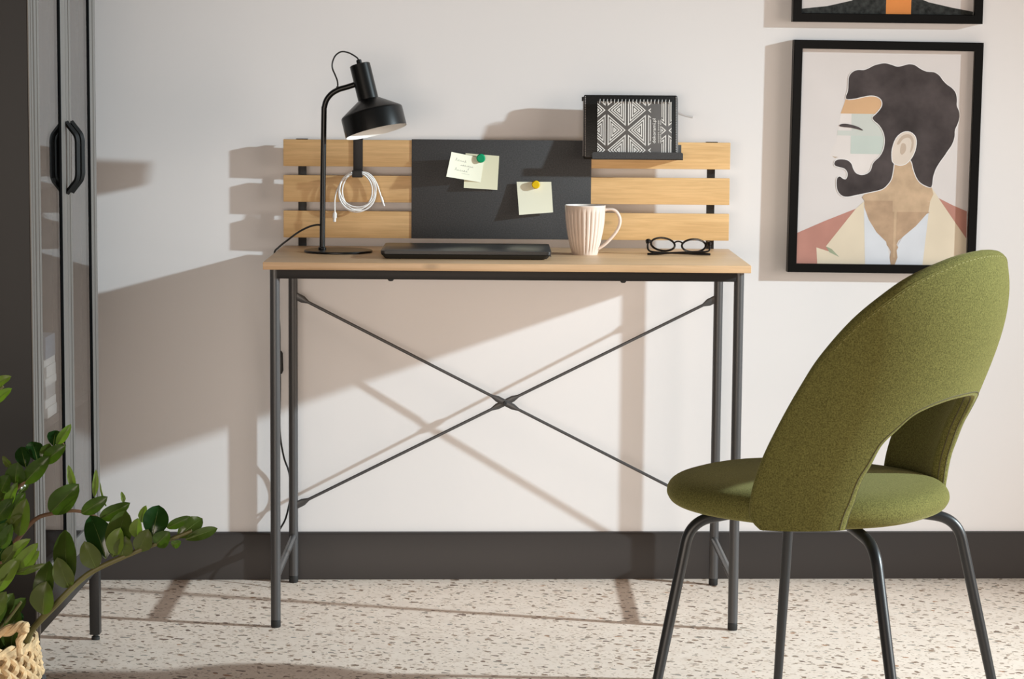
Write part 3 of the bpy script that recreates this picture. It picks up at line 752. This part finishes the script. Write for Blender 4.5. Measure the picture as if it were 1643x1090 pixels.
hair=[(375,376),(383,345),(384,315),(386,292),(398,275),(418,266),(440,266),(458,260),(478,249),(500,242),(522,239),(545,244),(568,251),(590,247),(612,241),(634,244),(656,258),(680,268),(708,270),(728,282),(742,300),(758,316),(778,330),(792,348),(797,372),(797,396),(806,418),(808,440),(802,465),(792,490),(791,516),(782,545),(766,570),(752,592),(738,612),(722,640),(712,672),(707,709),(690,708),(664,694),(648,672),(636,640),(628,612),(600,590),(566,610),(560,640),(553,680),(538,704),(516,722),(470,734),(425,744),(388,752),(366,748),(350,730),(345,704),(347,682),(357,675),(368,683),(380,685),(386,672),(384,655),(372,643),(352,638),(337,632),(336,620),(346,611),(366,609),(386,613),(400,626),(407,645),(418,661),(437,668),(458,664),(474,650),(481,626),(491,612),(505,599),(518,578),(525,552),(525,522),(517,496),(502,474),(483,458),(478,446),(492,432),(508,412),(514,394),(508,376),(490,365),(465,363),(435,369),(405,376)]
def grow(poly,d):
    c=Vector((sum(p[0] for p in poly)/len(poly),sum(p[1] for p in poly)/len(poly))); n=len(poly); o=[]
    ar=sum(poly[i][0]*poly[(i+1)%n][1]-poly[(i+1)%n][0]*poly[i][1] for i in range(n))
    for i in range(n):
        a=Vector(poly[i-1]); b=Vector(poly[(i+1)%n]); t=(b-a).normalized(); nn=Vector((t.y,-t.x))*(1 if ar>0 else -1); o.append(tuple(Vector(poly[i])+nn*d))
    return o
layers=[('p_bg',Z(bgp)),
 ('p_face',Z([(357,433),(482,433),(520,480),(532,540),(520,590),(490,620),(480,660),(440,672),(400,650),(396,612),(345,606),(318,598),(322,582),(338,545),(348,505),(352,470)])),
 ('p_ear2',Z([(326,597),(350,600),(338,605)])),
 ('p_green',Z([(398,433),(520,433),(528,498),(398,498)])),('p_green2',Z([(396,517),(527,517),(524,587),(396,587)])),('p_green',Z([(345,498),(528,498),(528,517),(345,517)])),
 ('p_orange',Z([(375,376),(405,376),(435,369),(465,363),(490,365),(510,375),(520,394),(510,412),(492,433),(356,433),(366,405)])),
 ('p_pink',Z([(197,895),(300,848),(420,798),(380,860),(308,945),(358,985),(275,955),(278,1012),(193,1012)])),
 ('p_pink',Z([(735,753),(790,780),(844,803),(844,908),(790,835)])),
 ('p_cream',Z([(420,798),(452,768),(460,1012),(276,1012),(272,950),(330,968),(360,986),(308,945)])),
 ('p_cream',Z([(706,710),(735,753),(790,832),(844,908),(843,1012),(676,1012),(690,800)])),
 ('p_leaf',Z([(308,945),(330,955),(360,986),(322,968)])),
 ('p_shirt',Z([(450,780),(475,835),(500,885),(540,925),(556,1012),(458,1012)])),('p_shirt',Z([(700,790),(660,850),(600,905),(580,940),(570,1012),(678,1012)])),
 ('p_neck2',Z(smooth2([(455,738),(520,720),(553,680),(562,625),(600,600),(628,612),(645,665),(690,708),(707,711),(703,765),(560,768),(452,766)],2))),
 ('p_neck',Z([(452,766),(560,766),(560,808),(703,808),(690,815),(650,862),(604,902),(584,920),(578,935),(584,945),(578,958),(582,985),(572,1012),(556,1012),(553,985),(557,962),(548,945),(540,938),(538,925),(500,888),(470,840),(452,792)])),
 ('p_neck2',Z([(560,766),(703,766),(697,808),(560,808)])),('p_neck2',Z([(566,808),(576,808),(572,985),(564,985)])),
 ('p_white',Z(smooth2(grow(hair,3.2),2))),('p_hair',Z(smooth2(hair,3))),
 ('p_white',Z(smooth2(grow([(555,600),(556,565),(570,525),(595,503),(622,502),(642,522),(643,558),(630,595),(606,622),(580,627),(560,618)],3),3))),
 ('p_ear',Z(smooth2([(555,600),(556,565),(570,525),(595,503),(622,502),(642,522),(643,558),(630,595),(606,622),(580,627),(560,618)],4))),
 ('p_ear2',Z(smooth2([(572,545),(588,518),(615,508),(634,525),(634,560),(622,580),(628,540),(616,522),(595,528),(580,548)],3))),
 ('p_ear2',Z(smooth2([(590,545),(605,548),(606,572),(592,588),(584,575)],3))),
 ('p_hair',Z(smooth2([(352,481),(358,474),(375,472),(400,476),(425,484),(443,497),(420,492),(395,487),(370,485)],3)))]
tag(pframe('black-framed print of a bearded man in profile, behind the chair',.8565,.9725,R(.45),layers,None),None)
v=lambda y:1-(.0205+(50-y)/2.37/725)/.485 if False else 1-((50-y)/2.37/725.)/.485
u=lambda x:(x-211)/(862-211.)
lay2=[('p_bg',[(0,0),(1,0),(1,1),(0,1)]),
 ('p_face',[(.30,.25),(.50,.10),(.70,.25),(.66,.62),(.62,.92),(.38,.92),(.34,.62)]),('p_hair',[(.27,.30),(.34,.10),(.50,.04),(.68,.10),(.73,.32),(.66,.22),(.40,.22),(.31,.40)]),
 ('p_suit',[(0,v(33)),(.15,v(22)),(.29,v(0)),(.38,v(-30)),(.50,v(-60)),(.62,v(-30)),(.74,v(2)),(.88,v(22)),(1,v(36)),(1,1),(0,1)]),
 ('p_tie',[(u(532),v(-90)),(u(627),v(-90)),(u(627),1),(u(532),1)])]
pframe('upper black-framed print showing a dark suit and orange tie, cut by the photo edge',.8555,1.2755+.262,R(.2),lay2,None)

# ------------------------------------------------------------------ chair
CQ=(0.5486,-1.23,2.4947,0.2583,0.2450,0.2366,0.0329,2.2231,-0.0465,-4.4540)
ccx,ccy,cth,ca,cb_,cr0,cl1,cl2,ctap,cl3=CQ
cc_,cs_=math.cos(cth),math.sin(cth)
def CW(x,y,z): return Vector((ccx+cc_*x-cs_*y, ccy+cs_*x+cc_*y, z))
def shell(ph,z,inw=0.0):
    def S(ph,z):
        dz=z-.45; xr=-cr0-cl1*dz-cl2*dz*dz-cl3*dz**3; aa=ca*(1-ctap*dz); s=abs(ph); g=1 if ph>=0 else -1
        s1=min(s,math.pi/2); ex=max(s-math.pi/2,0)
        return Vector((xr+cb_*(1-math.cos(s1))+cb_*ex, g*aa*math.sin(s1), z))
    p=S(ph,z); e=1e-3
    du=S(ph+e,z)-S(ph-e,z); dv=S(ph,z+e)-S(ph,z-e); n=du.cross(dv).normalized()
    c=Vector((.02,0,z)); 
    if n.dot(c-p)<0: n=-n
    p=p+n*inw; return CW(*p)
chair=thing('chair',(ccx,ccy,0),'olive green velvet chair with open curved back and black legs','chair',)
outer=[(1.438,.3915),(1.488,.404),(1.501,.422),(1.455,.492),(1.409,.553),(1.349,.634),(1.276,.694),(1.107,.758),(.856,.810),(.643,.8385),(.394,.8585),(.2,.867),(0,.870)]
hole=[(.815,.3975),(.768,.423),(.728,.444),(.690,.478),(.647,.503),(.606,.537),(.533,.5605),(.442,.585),(.33,.597),(.2,.604),(.1,.6065),(0,.607)]
def resamp(c,n,sc=.24):
    c=np.array(c); c=np.array([(p.x,p.y) for p in spline([(a,b,0) for a,b in c],8)])
    d=np.hypot(np.diff(c[:,0])*sc,np.diff(c[:,1])); s=np.concatenate([[0],np.cumsum(d)]); t=np.linspace(0,s[-1],n)
    return np.stack([np.interp(t,s,c[:,0]),np.interp(t,s,c[:,1])],1)
NT=70; oc=resamp(outer,NT); hc=resamp(hole,NT)
full=lambda c: np.concatenate([c,c[:-1][::-1]*np.array([-1,1])])
oc,hc=full(oc),full(hc); nT=len(oc)
TK=.030
ws=np.concatenate([.5*(1-np.cos(np.linspace(0,np.pi,29)))])
vs=[];NW=len(ws)
for i in range(nT):
    o_,h_=oc[i],hc[i]; wid=math.hypot((o_[0]-h_[0])*.24,o_[1]-h_[1]); e=min(.45,.013/wid)
    def hh(w_):
        d=min(w_,1-w_)
        return TK/2*(1 if d>=e else math.sqrt(max(0,1-((e-d)/e)**2)))
    for w_ in ws:
        q=h_*(1-w_)+o_*w_; vs.append(shell(q[0],q[1],TK/2-hh(w_)))
    for w_ in ws[::-1][1:-1]:
        q=h_*(1-w_)+o_*w_; vs.append(shell(q[0],q[1],TK/2+hh(w_)))
L_=2*NW-2; fs=[(i*L_+k,i*L_+(k+1)%L_,(i+1)*L_+(k+1)%L_,(i+1)*L_+k) for i in range(nT-1) for k in range(L_)]
fs+=[tuple(range(L_)),tuple(range((nT-1)*L_,nT*L_))[::-1]]
m=MB(); m.add(vs,fs,True); bk=m.build('backrest',M['fabric'],chair)
def rimline(w_,ins): 
    P=[]
    for i in range(nT):
        q=hc[i]*(1-w_)+oc[i]*w_; P.append(shell(q[0],q[1],ins))
    return P
m=MB()
def near(side,dist):
    P=[]
    for i in range(nT):
        o_,h_=oc[i],hc[i]; wid=math.hypot((o_[0]-h_[0])*.24,o_[1]-h_[1]); w_=dist/wid; w_=w_ if side=='hole' else 1-w_
        q=h_*(1-w_)+o_*w_; P.append(q)
    return P
for side,dist,ins,rr0 in (('outer',.0115,.0004,.0011),('hole',.0125,.0004,.0011),('hole',.0012,TK*.33,.0014),('hole',.0012,TK*.67,.0014)):
    m=MB(); m.tube([shell(q[0],q[1],ins) for q in near(side,dist)],rr0,6); m.build('piping',M['fabric'] if side=='outer' else M['piping'],bk)
for side,dist,ins in (('outer',.0150,.0),('hole',.0052,.006)):
    m=MB(); ln=[shell(q[0],q[1],ins) for q in near(side,dist) if side=='hole' or q[1]>.70]; acc=0
    for a,b in zip(ln[:-1],ln[1:]):
        seg=(b-a); n_=max(1,int(seg.length/.0055))
        for k in range(n_): m.tube([a+seg*((k+.15)/n_),a+seg*((k+.7)/n_)],.00075,5)
    m.build('seam_stitching',M['thread'],bk)
# seat cushion
sxf,sxr,shw,sn=.262,-.226,.2275,2.35
def seat_o(t,s):
    c,s_=math.cos(t),math.sin(t)
    return ((sxf+sxr)/2+(sxf-sxr)/2*s*math.copysign(abs(c)**(2/sn),c), shw*s*math.copysign(abs(s_)**(2/sn),s_))
prof=[(0,.420),(.6,.420),(.84,.4215),(.92,.424),(.968,.430),(.993,.439),(1.0,.446),(.994,.455),(.97,.464),(.92,.4715),(.82,.477),(.65,.480),(.4,.4815),(.2,.482),(0,.482)]
prof=[(p.x,p.y-.031) for p in spline([(a,b,0) for a,b in prof],4)]
NS=96; vs=[CW(*seat_o(2*math.pi*k/NS,s),z) for s,z in prof for k in range(NS)]
fs=[(i*NS+k,i*NS+(k+1)%NS,(i+1)*NS+(k+1)%NS,(i+1)*NS+k) for i in range(len(prof)-1) for k in range(NS)]
m=MB(); m.add(vs,fs,True); m.build('seat',M['fabric'],chair)
# legs: knee points surveyed, feet splayed
legd={'FL':((1105,849),(1055,1090),(.1523,.1591),(.2002,.2145)),'FR':((1264.6,849),(1248,1090),(.1523,-.1591),(.2002,-.2145)),
      'RL':((1404,880),(1429.5,1090),(-.1976,.1591),(-.2777,.2145)),'RR':((1540,850),(1590.7,1090),(-.1976,-.1591),(-.2777,-.2145))}
for k,(p0,p1,kl,fl) in legd.items():
    K=CW(kl[0],kl[1],.36); F=CW(fl[0],fl[1],0)
    a=Vector(atY(*p0,K.y)); b=Vector(atY(*p1,F.y*.8+K.y*.2)); d=(b-a).normalized()
    foot=a+d*(-a.z/d.z) if True else F; topz=.3705; tp=a+d*((topz-a.z)/d.z)
    ctr=CW(.0,0,topz); inner=tp+(Vector((ctr.x,ctr.y,topz))-tp)*.55; inner.z+=.020
    P=fillet([inner,tp,foot+Vector((0,0,.0))],.040,10)
    P=P[:-1]+[P[-2].lerp(P[-1],t) for t in (.25,.5,.75,1)]
    n=len(P); rs=[.0098]*13+[.0096-.0026*min(1,i/4) for i in range(n-13)]
    foot_n=P[-1]
    m=MB(); m.tube(P,rs,18); lo=m.build('leg',M['chair_leg'],chair)
    m=MB(); m.lathe([(0,0),(.0074,0),(.0080,.002),(.0080,.010),(0,.010)],16,Matrix.Translation((foot_n.x,foot_n.y,0))); m.build('foot_cap',M['rubber'],lo)
m=MB(); m.box((-.11,-.09,.3790),(.11,.09,.3880),.003); m.v=[tuple(CW(*p)) for p in m.v]; m.build('seat_plate',M['chair_leg'],chair)

# ------------------------------------------------------------------ cabinet (local frame: doors in the plane x=0, y runs along the doors)
cabA=np.array([-.835,-1.283,0]); cabR=R(-.97); cdir=np.array([math.sin(-cabR),math.cos(cabR),0]); cn=np.array([math.cos(cabR),-math.sin(-cabR),0])
def cl(px,py): p=atp(px,py,cn,float(cabA@cn)); return float((p-cabA)@cdir), float(p[2])
Yc=[cl(x,500)[0] for x in (52.5,59,67,98,101.5,109,117,144.5,147.5,157.5)]
cabt=thing('glass_cabinet',tuple(cabA),'tall dark grey metal cabinet with two glass doors at the left','cabinet',rot=cabR)
zl=.148; zh=1.96; cd=.40; y0,y1=Yc[0],Yc[9]
B=lambda lo,hi,bev=.0008: MB().box(lo,hi,bev)
B((-cd,y0,zl),(-.0032,y0+.018,zh)).build('side_panel',M['cab_dark'],cabt,local=True)
B((-cd,y1-.018,zl),(-.0205,y1,zh)).build('side_panel',M['cab_dark'],cabt,local=True)
B((-cd,y0+.018,zl),(-cd+.012,y1-.018,zh)).build('back_panel',M['cab_dark'],cabt,local=True)
B((-cd,y0,zh),(0,y1,zh+.018)).build('top_panel',M['cab_dark'],cabt,local=True)
B((-cd+.012,y0+.018,zl),(-.022,y1-.018,zl+.018)).build('bottom_panel',M['cab_dark'],cabt,local=True)
for (ya,yb2) in ((y0,Yc[1]),(Yc[8]+.018,y1)):
    m=MB(); m.box((-.003 if ya==y0 else -.020,ya,zl),(.0,yb2,zh),.0008); m.box((-.001,ya+(yb2-ya)*.35,zl+.002),(.0012,ya+(yb2-ya)*.6,zh-.002),.0006); m.build('corner_post',M['cab'],cabt,local=True)
m=MB(); m.box((-.020,Yc[1]+.0202-.02,zl),(.0,Yc[8]+.018,zl+.072),.001); m.build('bottom_rail',M['cab_dark'],cabt,local=True)
for (lxx,lyy) in ((-.020,y1-.026),(-cd,y1-.026),(-.020,y0),(-cd,y0)):
    m=MB(); m.box((lxx,lyy,.012),(lxx+.020,lyy+.024,zl),.0008); lo=m.build('leg',M['cab_black'],cabt,local=True)
    m=MB(); m.lathe([(0,0),(.0085,0),(.0085,.006),(.005,.008),(.005,.013),(0,.013)],16,Matrix.Translation((lxx+.010,lyy+.012,0))); m.build('foot_screw',M['rubber'],lo,local=True)
dz0,dz1=zl+.074,zh-.006
def door(ya,yb2,g0,g1,hy,sgn):
    m=MB(); xo=.0015
    d=None
    m.box((-.020,ya,dz0),(xo,g0,dz1),.0008); m.box((-.020,g1,dz0),(xo,yb2,dz1),.0008)
    m.box((-.020,g0,dz0),(xo,g1,dz0+.035),.0008); m.box((-.020,g0,dz1-.05),(xo,g1,dz1),.0008)
    m.box((xo-.001,ya+(g0-ya)*.5,dz0+.002),(xo+.0012,ya+(g0-ya)*.62,dz1-.002),.0004)
    d=m.build('door',M['cab'],cabt,local=True)
    B((-.0040,g0-.002,dz0+.03),(-.0012,g1+.002,dz1-.045),0).build('glass',M['pane'],d,local=True)
    m=MB(); m.box((-.0011,g1-.0145,dz0+.035),(-.0003,g1-.0002,dz1-.05),0); m.build('recess_shade',M['recess_shade'],d,local=True)  # black strip standing in for shade on the far stile's inner edge
    z1h,z0h=cl(103,196)[1],cl(103,311)[1]; pr=.0225
    P=fillet([(xo,hy,z1h),(pr*.9,hy,z1h-.024),(pr,hy,z1h-.034),(pr,hy,z0h+.034),(pr*.9,hy,z0h+.024),(xo,hy,z0h)],.004,4)
    m=MB(); m.tube(P,.0050,4,up0=(0,1,0),flat=(1.3,1.0)); m.build('handle',M['handle'],d,local=True)
hy1=cl(105,250)[0]; hy2=cl(113,250)[0]
door(Yc[1]+.001,Yc[5]-.001,Yc[2],Yc[4],hy1,-1)
door(Yc[5]+.001,Yc[8]+.017,Yc[6],Yc[8],hy2,1)
shz=cl(84,672)[1]
for zz in (shz-.018, shz+.42, shz+.80, shz-.30):
    if zz>zl+.05 and zz<zh-.05:
        B((-cd+.013,y0+.019,zz),(-.0075,y1-.0205,zz+.015)).build('shelf',M['cab_dark'],cabt,local=True)
# what stands inside the cabinet
def inbox(name,x0_,x1_,ya,yb2,z0_,z1_,mt,label,cat,group=None,rot=0):
    cx_,cy_=(x0_+x1_)/2,(ya+yb2)/2
    wp=cabA+cdir*cy_+cn*cx_
    m=MB(); m.box((x0_-cx_,ya-cy_,0),(x1_-cx_,yb2-cy_,z1_-z0_),.001); o=m.build(name,mt)
    o.location=(wp[0],wp[1],z0_); o.rotation_euler=(0,0,cabR+rot); return tag(o,label,cat,group)
z=shz-.0028
names=['bottom','second','third','fourth','fifth','topmost']
for i,th in enumerate((.020,.016,.024,.015,.021,.013)):
    rt=0
    inbox('magazine',-.20,-.0105-.0012*(i%3),cl(77-3*(i%2),600)[0]+.045,cl(93,600)[0]+.038,z+.0003,z+th,M['mag'] if i%4!=2 else M['mag2'],
          'pale magazine in the stack behind the cabinet glass, %s of six from below'%(['lowest','second','third','fourth','fifth','topmost'][i]),'magazine','magazines stacked in the cabinet',rt)
    z+=th
inbox('storage_box',-.19,-.012,cl(76,600)[0]+.045,cl(93,600)[0]+.038,z+.0004,z+.042,M['box_blue'],'small blue-grey box on top of the magazines inside the cabinet','box')

# ------------------------------------------------------------------ basket and plant
bX,bY=-.872,-1.70; bz=.252
bk_=thing('basket',(bX,bY,0),'round seagrass basket with black woven pattern holding the plant','basket')
def brad(z):
    t=z/bz
    return .118+.013*math.sin(math.pi*min(1,.10+t*.80)) - (.0 if t<.75 else .004*((t-.75)/.25)**1.2)
m=MB(); rows=21; per=46
md=MB(); rw=random.Random(3)
for r_ in range(rows):
    z=.010+r_*(bz-.016)/(rows-1)
    for k in range(per):
        sg_=1 if (k+r_)%2 else -1
        a0=2*math.pi*(k+rw.uniform(-.15,.15))/per; am=a0+math.pi/per; a1=a0+2*math.pi/per*1.15; rad=brad(z)+rw.uniform(-.0008,.0016)
        h_=rw.uniform(.0085,.0125)*sg_
        P=[Vector((bX+(rad-.0035)*math.cos(a0),bY+(rad-.0035)*math.sin(a0),min(bz,max(.004,z-h_)))),Vector((bX+(rad+.003)*math.cos(am),bY+(rad+.003)*math.sin(am),z)),Vector((bX+(rad-.0035)*math.cos(a1),bY+(rad-.0035)*math.sin(a1),min(bz,max(.004,z+h_))))]
        dark=(r_<rows-4) and ((k+ (r_//2)*3)%7 in (0,1) or (r_%6==1 and k%3==0))
        (md if dark else m).tube(spline(P,2),[.0022,.0046,.0054,.0046,.0022],6,flat=(1,.7))
m.cur=0
m.lathe([(0,.002),(brad(0)-.006,.002)]+[(brad(z)-.006,z) for z in np.linspace(.002,bz,14)]+[(brad(z)-.010,z) for z in np.linspace(bz,.006,14)]+[(0,.006)],48,Matrix.Translation((bX,bY,0)))
bo=m.build('body',M['seagrass'],bk_); md.build('dyed_weave',M['seagrass_dark'],bo)
m=MB()
P=[Vector((bX+brad(bz)*math.cos(a),bY+brad(bz)*math.sin(a),bz)) for a in np.linspace(0,2*math.pi,64,endpoint=False)]
for s in range(3):
    m.tube([p+Vector((math.cos(i*.9+s*2.1)*.004,math.sin(i*.9+s*2.1)*.004,math.sin(i*.9+s*2.1)*.005)) for i,p in enumerate(P)],.0045,6,closed=True)
m.build('rim',M['seagrass'],bk_)
hb=[Vector(atY(x,y,bY-.108)) for x,y in ((33,1052),(31,1030),(38,1014),(42,1007),(34,1006),(20,1010),(0,1017),(-20,1024),(-34,1040),(-38,1062))]
for hi,flip in enumerate((0,1)):
    P=spline(hb,8)
    if flip: P=[Vector((2*bX-p.x,2*bY-p.y,p.z)) for p in P]
    m=MB()
    for s in range(2):
        m.tube([p+Vector((0,math.cos(i*.33+s*math.pi)*.0042,math.sin(i*.33+s*math.pi)*.0042)) for i,p in enumerate(P)],.0052,8)
    m.build('handle',M['seagrass'],bk_)

pl=thing('potted_plant',(bX,bY,.008),'glossy zz plant with arching leafy stems growing in the basket','plant')
m=MB(); m.lathe([(0,0),(.085,0),(.100,.19),(.104,.19),(.106,.20),(.098,.20),(.094,.185),(0,.185)],40,Matrix.Translation((bX,bY,.009))); m.build('nursery_pot',M['rubber'],pl)
m=MB(); m.lathe([(.093,0),(.05,.004),(0,.006)],32,Matrix.Translation((bX,bY,.196))); m.build('soil',M['soil'],pl)
def leaf(mb,mr,base,tip,wpx,nrm,droop=.0,seed=0):
    rnd=random.Random(seed); a=Vector(base); b=Vector(tip); ax=b-a; L=ax.length; d=ax.normalized()
    n=Vector(nrm); n=(n-d*n.dot(d)).normalized(); s=d.cross(n).normalized(); n=s.cross(d)
    NL=12; wid=wpx
    vs=[];NWD=7
    fold=.16+.1*rnd.random()
    for i in range(NL+1):
        t=i/NL
        wv=wid*.52*(math.sin(math.pi*t**1.02)**.62) if 0<t<1 else 0
        wv=max(wv,.0012*(1-t)) if t<.08 else wv
        c=a+d*(L*t)+n*(L*.10*math.sin(math.pi*t)+droop*L*t*t)
        for j in range(NWD):
            q=(j/(NWD-1))*2-1
            vs.append(c+s*(wv*q)+n*(abs(q)**1.3*wv*fold*2)+n*(.0007*math.sin(t*20)*abs(q)))
    fs=[(i*NWD+j,i*NWD+j+1,(i+1)*NWD+j+1,(i+1)*NWD+j) for i in range(NL) for j in range(NWD-1)]
    mb.add(vs,fs,True); keep=mb.cur; mb.cur=3
    mid=[a+d*(L*t)+n*(L*.10*math.sin(math.pi*t)+droop*L*t*t-.0003) for t in [k/8 for k in range(8)]]
    mb.tube(mid,[.0011*(1-.8*k/8) for k in range(8)],5); mb.cur=keep
STEMS={
 'A':dict(Y=-1.775,r=(.0062,.0030),mt='stem',path=[(-8,1090),(38,1037),(53,1009),(91,969),(126,934),(156,913),(212,888),(242,876),(283,862),(308,852)]),
 'B':dict(Y=-1.72,r=(.0052,.0016),mt='stem_brown',path=[(-40,1060),(-22,960),(0,909),(30,863),(58,833),(86,824),(121,820),(151,828),(177,845),(200,862)]),
 'C':dict(Y=-1.66,r=(.0050,.0022),mt='stem_brown',path=[(-60,1060),(-50,950),(-20,850),(10,800),(35,777),(60,756),(85,734),(102,712)]),
 'D':dict(Y=-1.84,r=(.0050,.0022),mt='stem',path=[(-75,1060),(-40,1000),(-6,950),(18,920),(38,890),(55,878)]),
 'E':dict(Y=-1.60,r=(.0050,.0022),mt='stem',path=[(-95,1060),(-90,900),(-70,760),(-40,680),(-15,640),(5,620)]),
 'F':dict(Y=-1.69,r=(.0050,.0022),mt='stem',path=[(-30,1075),(-20,1040),(0,1010),(20,985),(34,966)]),
}
# (stem, base, tip, width in survey px, shade)
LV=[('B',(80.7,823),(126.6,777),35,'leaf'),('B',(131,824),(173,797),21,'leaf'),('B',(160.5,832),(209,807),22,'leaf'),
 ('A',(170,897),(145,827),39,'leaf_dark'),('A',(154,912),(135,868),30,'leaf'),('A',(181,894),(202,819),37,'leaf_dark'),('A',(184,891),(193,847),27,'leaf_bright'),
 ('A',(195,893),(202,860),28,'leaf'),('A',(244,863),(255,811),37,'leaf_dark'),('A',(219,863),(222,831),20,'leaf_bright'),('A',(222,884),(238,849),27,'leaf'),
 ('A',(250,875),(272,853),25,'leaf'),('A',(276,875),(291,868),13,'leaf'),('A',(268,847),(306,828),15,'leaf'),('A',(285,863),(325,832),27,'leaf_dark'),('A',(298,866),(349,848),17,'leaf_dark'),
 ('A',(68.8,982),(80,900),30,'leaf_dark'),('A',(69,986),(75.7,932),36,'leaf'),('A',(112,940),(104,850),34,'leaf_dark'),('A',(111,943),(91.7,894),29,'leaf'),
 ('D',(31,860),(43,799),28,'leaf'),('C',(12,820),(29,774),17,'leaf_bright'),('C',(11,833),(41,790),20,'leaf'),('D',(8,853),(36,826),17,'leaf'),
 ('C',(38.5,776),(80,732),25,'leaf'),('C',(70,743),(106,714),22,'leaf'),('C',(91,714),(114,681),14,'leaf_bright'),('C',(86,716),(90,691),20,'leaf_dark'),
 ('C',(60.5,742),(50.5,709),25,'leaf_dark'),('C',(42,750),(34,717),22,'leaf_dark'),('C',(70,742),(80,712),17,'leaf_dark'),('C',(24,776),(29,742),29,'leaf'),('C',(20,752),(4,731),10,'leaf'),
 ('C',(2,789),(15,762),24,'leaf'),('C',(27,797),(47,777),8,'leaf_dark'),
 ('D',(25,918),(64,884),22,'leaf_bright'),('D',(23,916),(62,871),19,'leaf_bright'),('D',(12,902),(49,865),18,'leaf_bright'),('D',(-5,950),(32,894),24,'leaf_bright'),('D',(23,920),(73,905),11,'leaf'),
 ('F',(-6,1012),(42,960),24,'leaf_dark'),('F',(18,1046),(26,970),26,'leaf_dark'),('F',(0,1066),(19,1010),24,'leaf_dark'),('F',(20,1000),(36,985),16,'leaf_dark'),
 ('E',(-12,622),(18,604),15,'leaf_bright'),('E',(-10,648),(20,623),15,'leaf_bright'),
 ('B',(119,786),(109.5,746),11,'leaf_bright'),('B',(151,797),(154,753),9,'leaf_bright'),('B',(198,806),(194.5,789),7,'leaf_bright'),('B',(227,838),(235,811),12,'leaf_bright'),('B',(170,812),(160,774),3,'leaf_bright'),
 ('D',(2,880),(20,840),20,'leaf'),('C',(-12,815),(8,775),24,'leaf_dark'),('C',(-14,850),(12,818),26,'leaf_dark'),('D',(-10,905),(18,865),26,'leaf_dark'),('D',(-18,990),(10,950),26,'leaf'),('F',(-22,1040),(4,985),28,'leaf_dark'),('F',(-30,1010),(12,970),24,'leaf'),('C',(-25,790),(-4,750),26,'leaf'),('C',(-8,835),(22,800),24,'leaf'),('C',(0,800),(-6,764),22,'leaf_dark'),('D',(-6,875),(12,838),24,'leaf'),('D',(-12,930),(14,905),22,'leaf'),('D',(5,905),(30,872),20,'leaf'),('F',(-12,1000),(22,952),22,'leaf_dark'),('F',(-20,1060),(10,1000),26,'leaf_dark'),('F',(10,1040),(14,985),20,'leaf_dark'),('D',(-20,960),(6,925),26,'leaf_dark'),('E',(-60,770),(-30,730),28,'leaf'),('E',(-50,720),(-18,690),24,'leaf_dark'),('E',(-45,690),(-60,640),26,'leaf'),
]
for key_,S in STEMS.items():
    n=len(S['path']); pts=[]
    for i,(x,y) in enumerate(S['path']):
        Yi=bY+(S['Y']-bY)*min(1,i/3)
        pts.append(Vector(atY(x,y,Yi)))
    pts=[Vector((bX+(pts[0].x-bX)*.5,bY,.19))]+pts
    P=spline(pts,7); m=MB(); k=len(P); m.tube(P,[S['r'][0]+(S['r'][1]-S['r'][0])*i/(k-1) for i in range(k)],10)
    st=m.build('stem',M[S['mt']],pl)
    mb=MB(); mr=None; mats=[M['leaf_dark'],M['leaf'],M['leaf_bright'],M['midrib']]
    for li,(sk,b_,t_,w_,sh_) in enumerate(LV):
        if sk!=key_: continue
        rnd=random.Random(li*13+5)
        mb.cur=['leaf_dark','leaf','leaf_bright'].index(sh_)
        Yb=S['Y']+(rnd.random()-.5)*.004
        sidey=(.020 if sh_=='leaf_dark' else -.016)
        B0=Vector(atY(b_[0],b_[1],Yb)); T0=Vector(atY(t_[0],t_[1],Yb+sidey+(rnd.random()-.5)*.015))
        nr=Vector((.55*(rnd.random()-.3),-1,.35+.5*(rnd.random()-.4)))
        if sh_=='leaf': nr=Vector((.4*(rnd.random()-.5),-1,-.15+.3*rnd.random()))
        wm=w_/FPX*float(np.linalg.norm(np.array(B0)-CPOS))*1.06
        leaf(mb,mr,B0,T0,wm,-nr if False else nr,.05*(rnd.random()-.5),li)
    lv=mb.build('leaves',mats,st)
